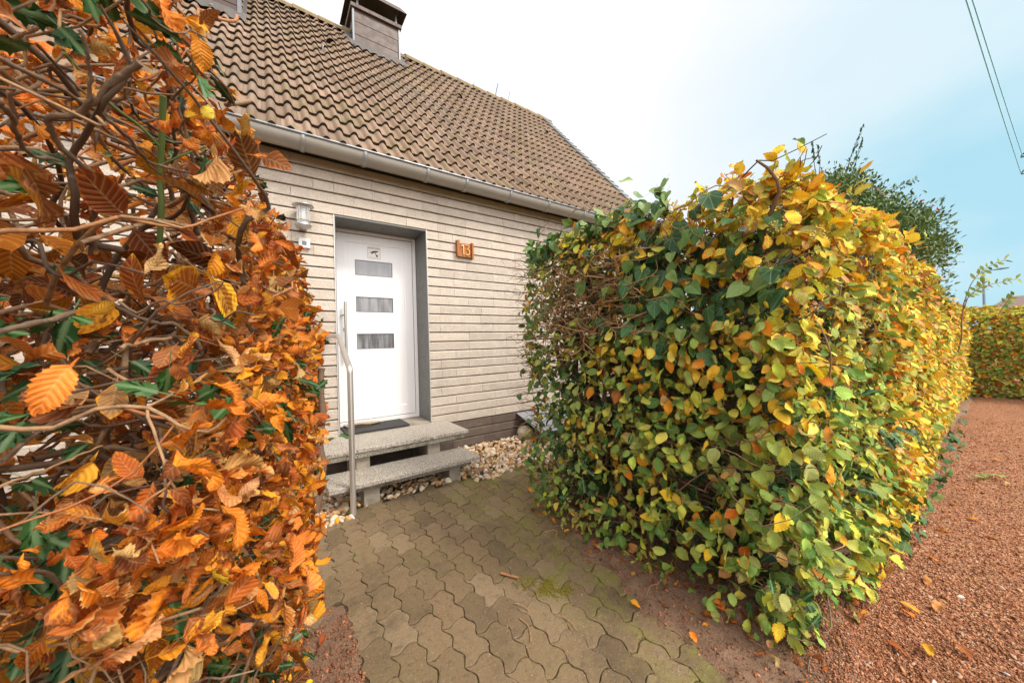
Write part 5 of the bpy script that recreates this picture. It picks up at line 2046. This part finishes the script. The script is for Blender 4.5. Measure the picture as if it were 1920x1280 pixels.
tb = [(HFT, p, ax, nr, rng.uniform(.030, .050, n), rgba(c * .85, rng.uniform(.02, .2, n)), rgba(c * 1.2, rng.random(n)))]
spg = MB()
sp_p, sp_a = [], []
for bx, by, bz, dx, dz, L in ((5.0, -2.72, 3.25, .10, .9, .35), (5.0, -2.75, 3.2, .35, .7, .32), (5.2, -3.0, 2.85, .9, .35, .42), (5.6, -3.22, 2.6, .95, .25, .40), (5.0, -2.45, 3.3, -.3, .8, .22), (4.6, -2.5, 3.2, -.5, .7, .2)):
    b_ = np.array([bx, by, bz])
    dv = norm(np.array([dx, random.gauss(-.1, .15), dz]))
    e_ = b_ + dv * L
    spg.tube(wander(b_ - dv * .2, e_, 6, .05), np.linspace(.005, .002, 6), 5, .3)
    for t in np.linspace(.1, 1, 8):
        for sgn in (-1, 1):
            sp_p.append(b_ + dv * L * t)
            sp_a.append(dv * .8 + sgn * norm(np.cross(dv, (0.3, -1, .2))) * .8 + rng.normal(0, .15, 3))
sp_p, sp_a = np.array(sp_p), np.array(sp_a)
n = len(sp_p)
c = np.tile(lin(70, 108, 92), (n, 1)) * np.exp(rng.normal(0, .15, (n, 1)))
tb.append((HFT, sp_p, sp_a, rng.normal(0, .5, (n, 3)) + (0, -.6, .6), rng.uniform(.045, .068, n), rgba(c, np.full(n, .05)), rgba(c, rng.random(n))))
leaves_obj('crown', tb, M['holly_leaf'], ht)
for b_ in ((4.6, -2.6, -.05), (5.3, -2.6, -.05)):
    spg.tube(wander(np.array(b_), np.array(b_) + (.2, -.1, 2.5), 8, .04), np.linspace(.06, .02, 8), 8, .3)
for i in range(60):
    c = cl_[random.randrange(len(cl_))]
    a = np.array([c[0] * .8 + 5.0 * .2, -2.65, max(.6, c[2] - .7)])
    spg.tube(wander(a, c, 6, .1), np.linspace(.014, .004, 6), 5, .3)
spg.build('trunk', M['bark'], ht, smooth_=True)
mb = MB()
for i in range(24):
    c = cl_[random.randrange(len(cl_))] + norm(rng.normal(size=3) + (-.8, -.8, .2)) * .18
    mb = MB()
    for k in range(random.randint(2, 5)):
        mb.add(I2[0] * .008 + c + rng.normal(0, .006, 3), I2[1])
    mb.build('berry_cluster', M['berry'], ht, smooth_=True)

# young shoots standing out of the far part of the hedge
sd = thing('sapling', 'thin sapling with sparse paired leaves rising above the yellow hedge', 'sapling', (8.6, -3.35, 0))
mb = MB()
sp_p, sp_a = [], []
for pts in ([(8.6, -3.30, 1.7), (8.75, -3.37, 2.0), (8.9, -3.46, 2.19), (9.1, -3.57, 2.31), (9.2, -3.68, 2.37)],
            [(8.6, -3.30, 1.7), (8.72, -3.38, 1.85), (8.95, -3.50, 1.97), (9.15, -3.66, 2.02), (9.3, -3.78, 2.06)],
            [(8.6, -3.30, 1.6), (8.6, -3.35, 1.8), (8.7, -3.45, 1.93), (8.75, -3.5, 2.04)],
            [(9.4, -3.6, 1.5), (9.5, -3.68, 1.7), (9.55, -3.75, 1.82)]):
    P = spline(pts)
    mb.tube(P, np.linspace(.007, .003, len(P)), 5, .4)
    for t in np.linspace(.35, 1, 7):
        i = int(t * (len(P) - 1))
        dv = norm(P[i] - P[i - 1])
        for sgn in (-1, 1):
            sp_p.append(P[i])
            sp_a.append(dv * .6 + sgn * norm(np.cross(dv, (.9, .3, .1))) * .9 + rng.normal(0, .2, 3))
mb.tube(wander(np.array([8.5, -3.1, -.05]), np.array([8.6, -3.3, 1.7]), 7, .03), np.linspace(.016, .008, 7), 6, .4)
mb.build('stem', M['bark'], sd, smooth_=True)
sp_p, sp_a = np.array(sp_p), np.array(sp_a)
n = len(sp_p)
c, _ = colours(['olive', 'lime', 'green'], [.5, .2, .3], n)
leaves_obj('foliage', [(HFT, sp_p, sp_a, rng.normal(0, .5, (n, 3)) + (-.8, 0, .4), rng.uniform(.07, .11, n), rgba(c * .8, np.full(n, .2)), rgba(c * .6, rng.random(n)))], M['hornbeam_leaf'], sd)

# ================================================================== far things
po = thing('utility_pole', 'dark power line pole with insulators at the right edge of the photo', 'utility pole', (25.4, -5.0, 0))
mb = MB()
mb.tube([(25.4, -5.0, -.1), (25.4, -5.0, 9.3)], [.14, .10], 12)
mb.build('mast', M['pole_wood'], po, smooth_=True)
ends = []
for zz in (8.30, 7.62):
    mb = MB()
    a_ = np.linspace(0, math.pi * 1.05, 12)
    mb.tube([(25.4, -4.95, zz + .05), (25.2, -4.5, zz + .07)] + [(24.75 + .16 * math.cos(q) * 0, -4.18 + .20 * math.cos(q), zz - .07 + .20 * math.sin(q)) for q in a_], .02, 6)
    br = mb.build('bracket', M['insulator'], po, smooth_=True)
    mb = MB()
    mb.lathe([(.0, .13), (.05, .12), (.09, .06), (.05, .04), (.09, -.02), (.05, -.04), (.03, -.14), (.05, -.17), (0, -.19)], (24.75, -4.12, zz - .02), 12)
    mb.build('insulator', M['insulator'], br, smooth_=True)
    ends.append((24.75, -4.02 + (.05 if zz < 8 else 0), zz - .04))
for (e_, q, lbl) in ((ends[0], (12.35, -3.35, 8.53), 'upper thin power cable strung from the insulator across the sky'),
                     (ends[1], (10.75, -3.33, 7.70), 'lower thin power cable strung from the insulator across the sky')):
    e_, q = np.array(e_), np.array(q)
    far_ = q + (q - e_) * 1.7
    t = np.linspace(0, 1, 40)[:, None]
    P = e_ + (far_ - e_) * t
    tq = 1 / 2.7
    P[:, 2] -= (.9 * (t * (1 - t) * 4))[:, 0] * .35 - .9 * .35 * 4 * tq * (1 - tq) * (t[:, 0] / tq).clip(0, 1)
    mb = MB()
    mb.tube(P, .012, 6)
    tag(mb.build('power_cable', M['cable'], smooth_=True), lbl, 'power cable', 'power cables over the street')
sl_ = thing('street_lamp', 'slim distant street lamp above the far hedge', 'street lamp', (58.3, -1.9, 0))
mb = MB()
mb.tube([(58.3, -1.9, -.1), (58.3, -1.9, 7.0)], [.12, .09], 10)
mb.build('post', M['galvanised'], sl_, smooth_=True)
mb = MB()
mb.tube([(58.3, -1.5, 7.02), (58.3, -1.9, 7.05), (58.3, -2.6, 7.18)], .04, 8)
mb.tube([(58.3, -2.5, 7.16), (58.3, -2.9, 7.2), (58.3, -3.4, 7.22)], [.05, .11, .06], 8)
mb.build('lamp_head', M['galvanised'], sl_, smooth_=True)
ho = thing('house', 'distant house with a low brown roof behind the far hedge', 'house', (70, -8, 0))
mb = MB()
mb.box((66, -16, -.2), (76, -2.4, 3.7))
mb.build('wall', M['house_render'], ho)
mb = MB()
mb.add([(65.5, -16.5, 3.6), (65.5, -1.9, 3.6), (76.5, -1.9, 3.6), (76.5, -16.5, 3.6), (71, -15.5, 5.1), (71, -3.2, 5.1)],
       [(0, 4, 5, 1), (2, 5, 4, 3), (1, 5, 2), (0, 3, 4), (0, 1, 2, 3)])
rr_ = mb.build('roof', M['far_roof'], ho)
simple('aerial', (0.14, 0.22, 0.30), 0.5)
an = thing('antenna', 'thin television antenna with upright rods on the roof ridge', 'antenna', (3.75, 2.9, 6.5))
mb = MB()
ya = 2.95
mb.tube([(3.66, ya, 6.60), (3.66, ya, 6.80)], .02, 8)
mb.tube([(3.45, ya, 6.72), (4.16, ya, 6.70)], .009, 6)
mb.lathe([(.0, .09), (.03, .08), (.035, 0), (0, 0)], (3.56, ya, 6.72), 10)
mb.lathe([(.0, .10), (.025, .08), (.035, 0), (0, 0)], (3.86, ya, 6.70), 10)
mb.build('bracket', M['aerial'], an, smooth_=True)
for a_, b_, r_ in (((3.25, ya, 6.55), (3.29, ya, 7.08), .007), ((3.78, ya, 6.72), (3.92, ya, 7.27), .013), ((4.12, ya, 6.70), (4.26, ya, 7.24), .007)):
    mb = MB()
    mb.tube([a_, b_], r_, 6)
    mb.build('rod', M['aerial'], an, smooth_=True)

# ================================================================== small things lying about
FL = leaf_templates(10, 14, 4, .30, (.3, 1.4), (.2, .9), (0, .25), wav=.05)


def fallen(x_, y_, z_, size, kind, label, group):
    n = 1
    a = random.uniform(0, 6.3)
    ax = np.array([[math.cos(a), math.sin(a), .05]])
    c1, _ = colours([kind], [1], 1)
    c2, _ = colours(['brown'], [1], 1)
    o = leaves_obj('fallen_leaf', [(FL, np.array([[x_, y_, z_ + .008]]), ax, np.array([[random.gauss(0, .2), random.gauss(0, .2), 1.0]]), np.array([size]), rgba(c1, [.35]), rgba(c2, rng.random(1)))], M['hornbeam_leaf'], None)
    return tag(o, label, 'leaf', group)


G1, G2 = 'fallen leaves on the red gravel', 'fallen leaves on the pebbles'
for x_, y_, k_ in ((1.76, -3.50, 'orange'), (1.98, -3.56, 'tan'), (1.6, -3.55, 'gold'), (2.6, -3.75, 'rust'), (3.3, -3.62, 'gold'), (4.4, -3.72, 'tan'), (3.8, -4.2, 'rust'), (5.6, -3.8, 'orange'), (2.1, -3.9, 'tan'), (6.5, -3.62, 'gold'), (2.9, -3.52, 'orange'), (1.5, -3.46, 'rust'), (1.85, -3.45, 'gold'), (2.2, -3.5, 'tan'), (2.45, -3.48, 'orange'), (1.7, -3.62, 'brown'), (3.0, -3.7, 'tan'), (3.5, -3.5, 'orange'), (4.0, -3.52, 'gold'), (4.8, -3.55, 'rust'), (5.2, -3.62, 'gold'), (1.45, -3.62, 'tan'), (2.35, -4.0, 'brown')):
    fallen(x_, y_, .006, .065, k_, 'small dry autumn leaf lying flat on the red gravel', G1)
for x_, y_, k_ in ((1.35, -.55, 'gold'), (1.5, -.72, 'orange'), (1.75, -.4, 'gold'), (-.16, -.98, 'gold'), (-.22, -.85, 'orange')):
    fallen(x_, y_, .03, .06, k_, 'small golden autumn leaf lying on the pale pebbles', G2)
for x_, y_, k_ in ((1.02, -2.45, 'rust'), (1.0, -2.62, 'tan'), (.95, -2.85, 'brown'), (1.05, -2.1, 'gold'), (.90, -2.98, 'orange'), (1.08, -2.3, 'brown'), (1.0, -3.0, 'gold'), (1.1, -1.95, 'rust')):
    fallen(x_, y_, .02, random.uniform(.035, .055), k_, 'small withered leaf on the bare soil under the right hedge', 'fallen leaves on the bare soil')
for x_, y_, k_, l_ in ((.98, -2.35, 'orange', 'small orange leaf on the bare soil edge beside the path'), (.85, -2.72, 'gold', 'curled golden leaf on the bare soil, nearest the lower picture edge'),
                       (-.36, -2.06, 'rust', 'rust coloured leaf on the dark soil left of the path')):
    fallen(x_, y_, .018, .05, k_, l_, None)
wp = thing('weed_sprig', 'fresh green torn sprig lying on the red gravel path', 'sprig', (4.45, -3.6, 0))
mb = MB()
mb.tube(spline([(4.3, -3.52, .015), (4.42, -3.57, .03), (4.55, -3.64, .02)]), .003, 5)
mb.build('stem', M['green_stem'], wp, smooth_=True)
pp = np.array([(4.34, -3.54, .03), (4.42, -3.57, .035), (4.53, -3.63, .025), (4.45, -3.60, .02)])
cc = np.tile(lin(150, 176, 84), (4, 1))
leaves_obj('leaves', [(HT, pp, rng.normal(0, 1, (4, 3)) * (1, 1, .2), np.tile([0, 0, 1.0], (4, 1)), np.full(4, .075), rgba(cc, np.full(4, .1)), rgba(cc, rng.random(4)))], M['hornbeam_leaf'], wp)

mb = MB()
mb.tube(wander(np.array([.475, -2.165, .012]), np.array([.53, -2.255, .012]), 6, .03), [.0065, .007, .0065, .007, .0065, .006], 8, .92)
tg = mb.build('twig', M['bark'], None, smooth_=True)
tag(tg, 'thick short reddish twig piece lying on the path', 'twig')
for pts, lbl in (([(.41, -2.38, .006), (.435, -2.42, .009), (.44, -2.46, .006)], 'thin curved brown twig lying in the middle of the path'),
                 ([(.38, -2.47, .006), (.385, -2.53, .007), (.36, -2.58, .006), (.345, -2.60, .005)], 'crooked pale straw lying on the path pavers'),
                 ([(.545, -2.58, .006), (.55, -2.63, .007), (.54, -2.67, .006)], 'straight pale straw lying across a mossy path joint'),
                 ([(.93, -2.10, .015), (.98, -2.05, .03), (.92, -2.0, .02)], 'bent brown rootlet on soil at the path edge')):
    mb = MB()
    mb.tube(spline(pts), .0022, 6, .85 if 'brown' in lbl else .8)
    tag(mb.build('twig', M['bark'], None, smooth_=True), lbl, 'twig')
for x_, y_, lbl in ((.07, -1.10, 'tiny green weed in a path joint near the handrail post'), (.55, -1.35, 'tiny pale green weed in the middle of the path'), (.72, -1.30, 'tiny green weed in a path joint near the right hedge'), (-.13, -1.48, 'small pale green weed beside the left hedge')):
    n = 7
    a = rng.uniform(0, 6.3, n)
    cc = np.tile(lin(120, 140, 80), (n, 1))
    o = leaves_obj('weed', [(HFT, np.tile([x_, y_, .001], (n, 1)) + rng.normal(0, .006, (n, 3)) * (1, 1, 0), np.stack([np.cos(a), np.sin(a), np.full(n, .5)], -1), np.tile([0, 0, 1.0], (n, 1)), rng.uniform(.012, .024, n), rgba(cc, np.full(n, .1)), rgba(cc, rng.random(n)))], M['hornbeam_leaf'], None)
    tag(o, lbl, 'weed')
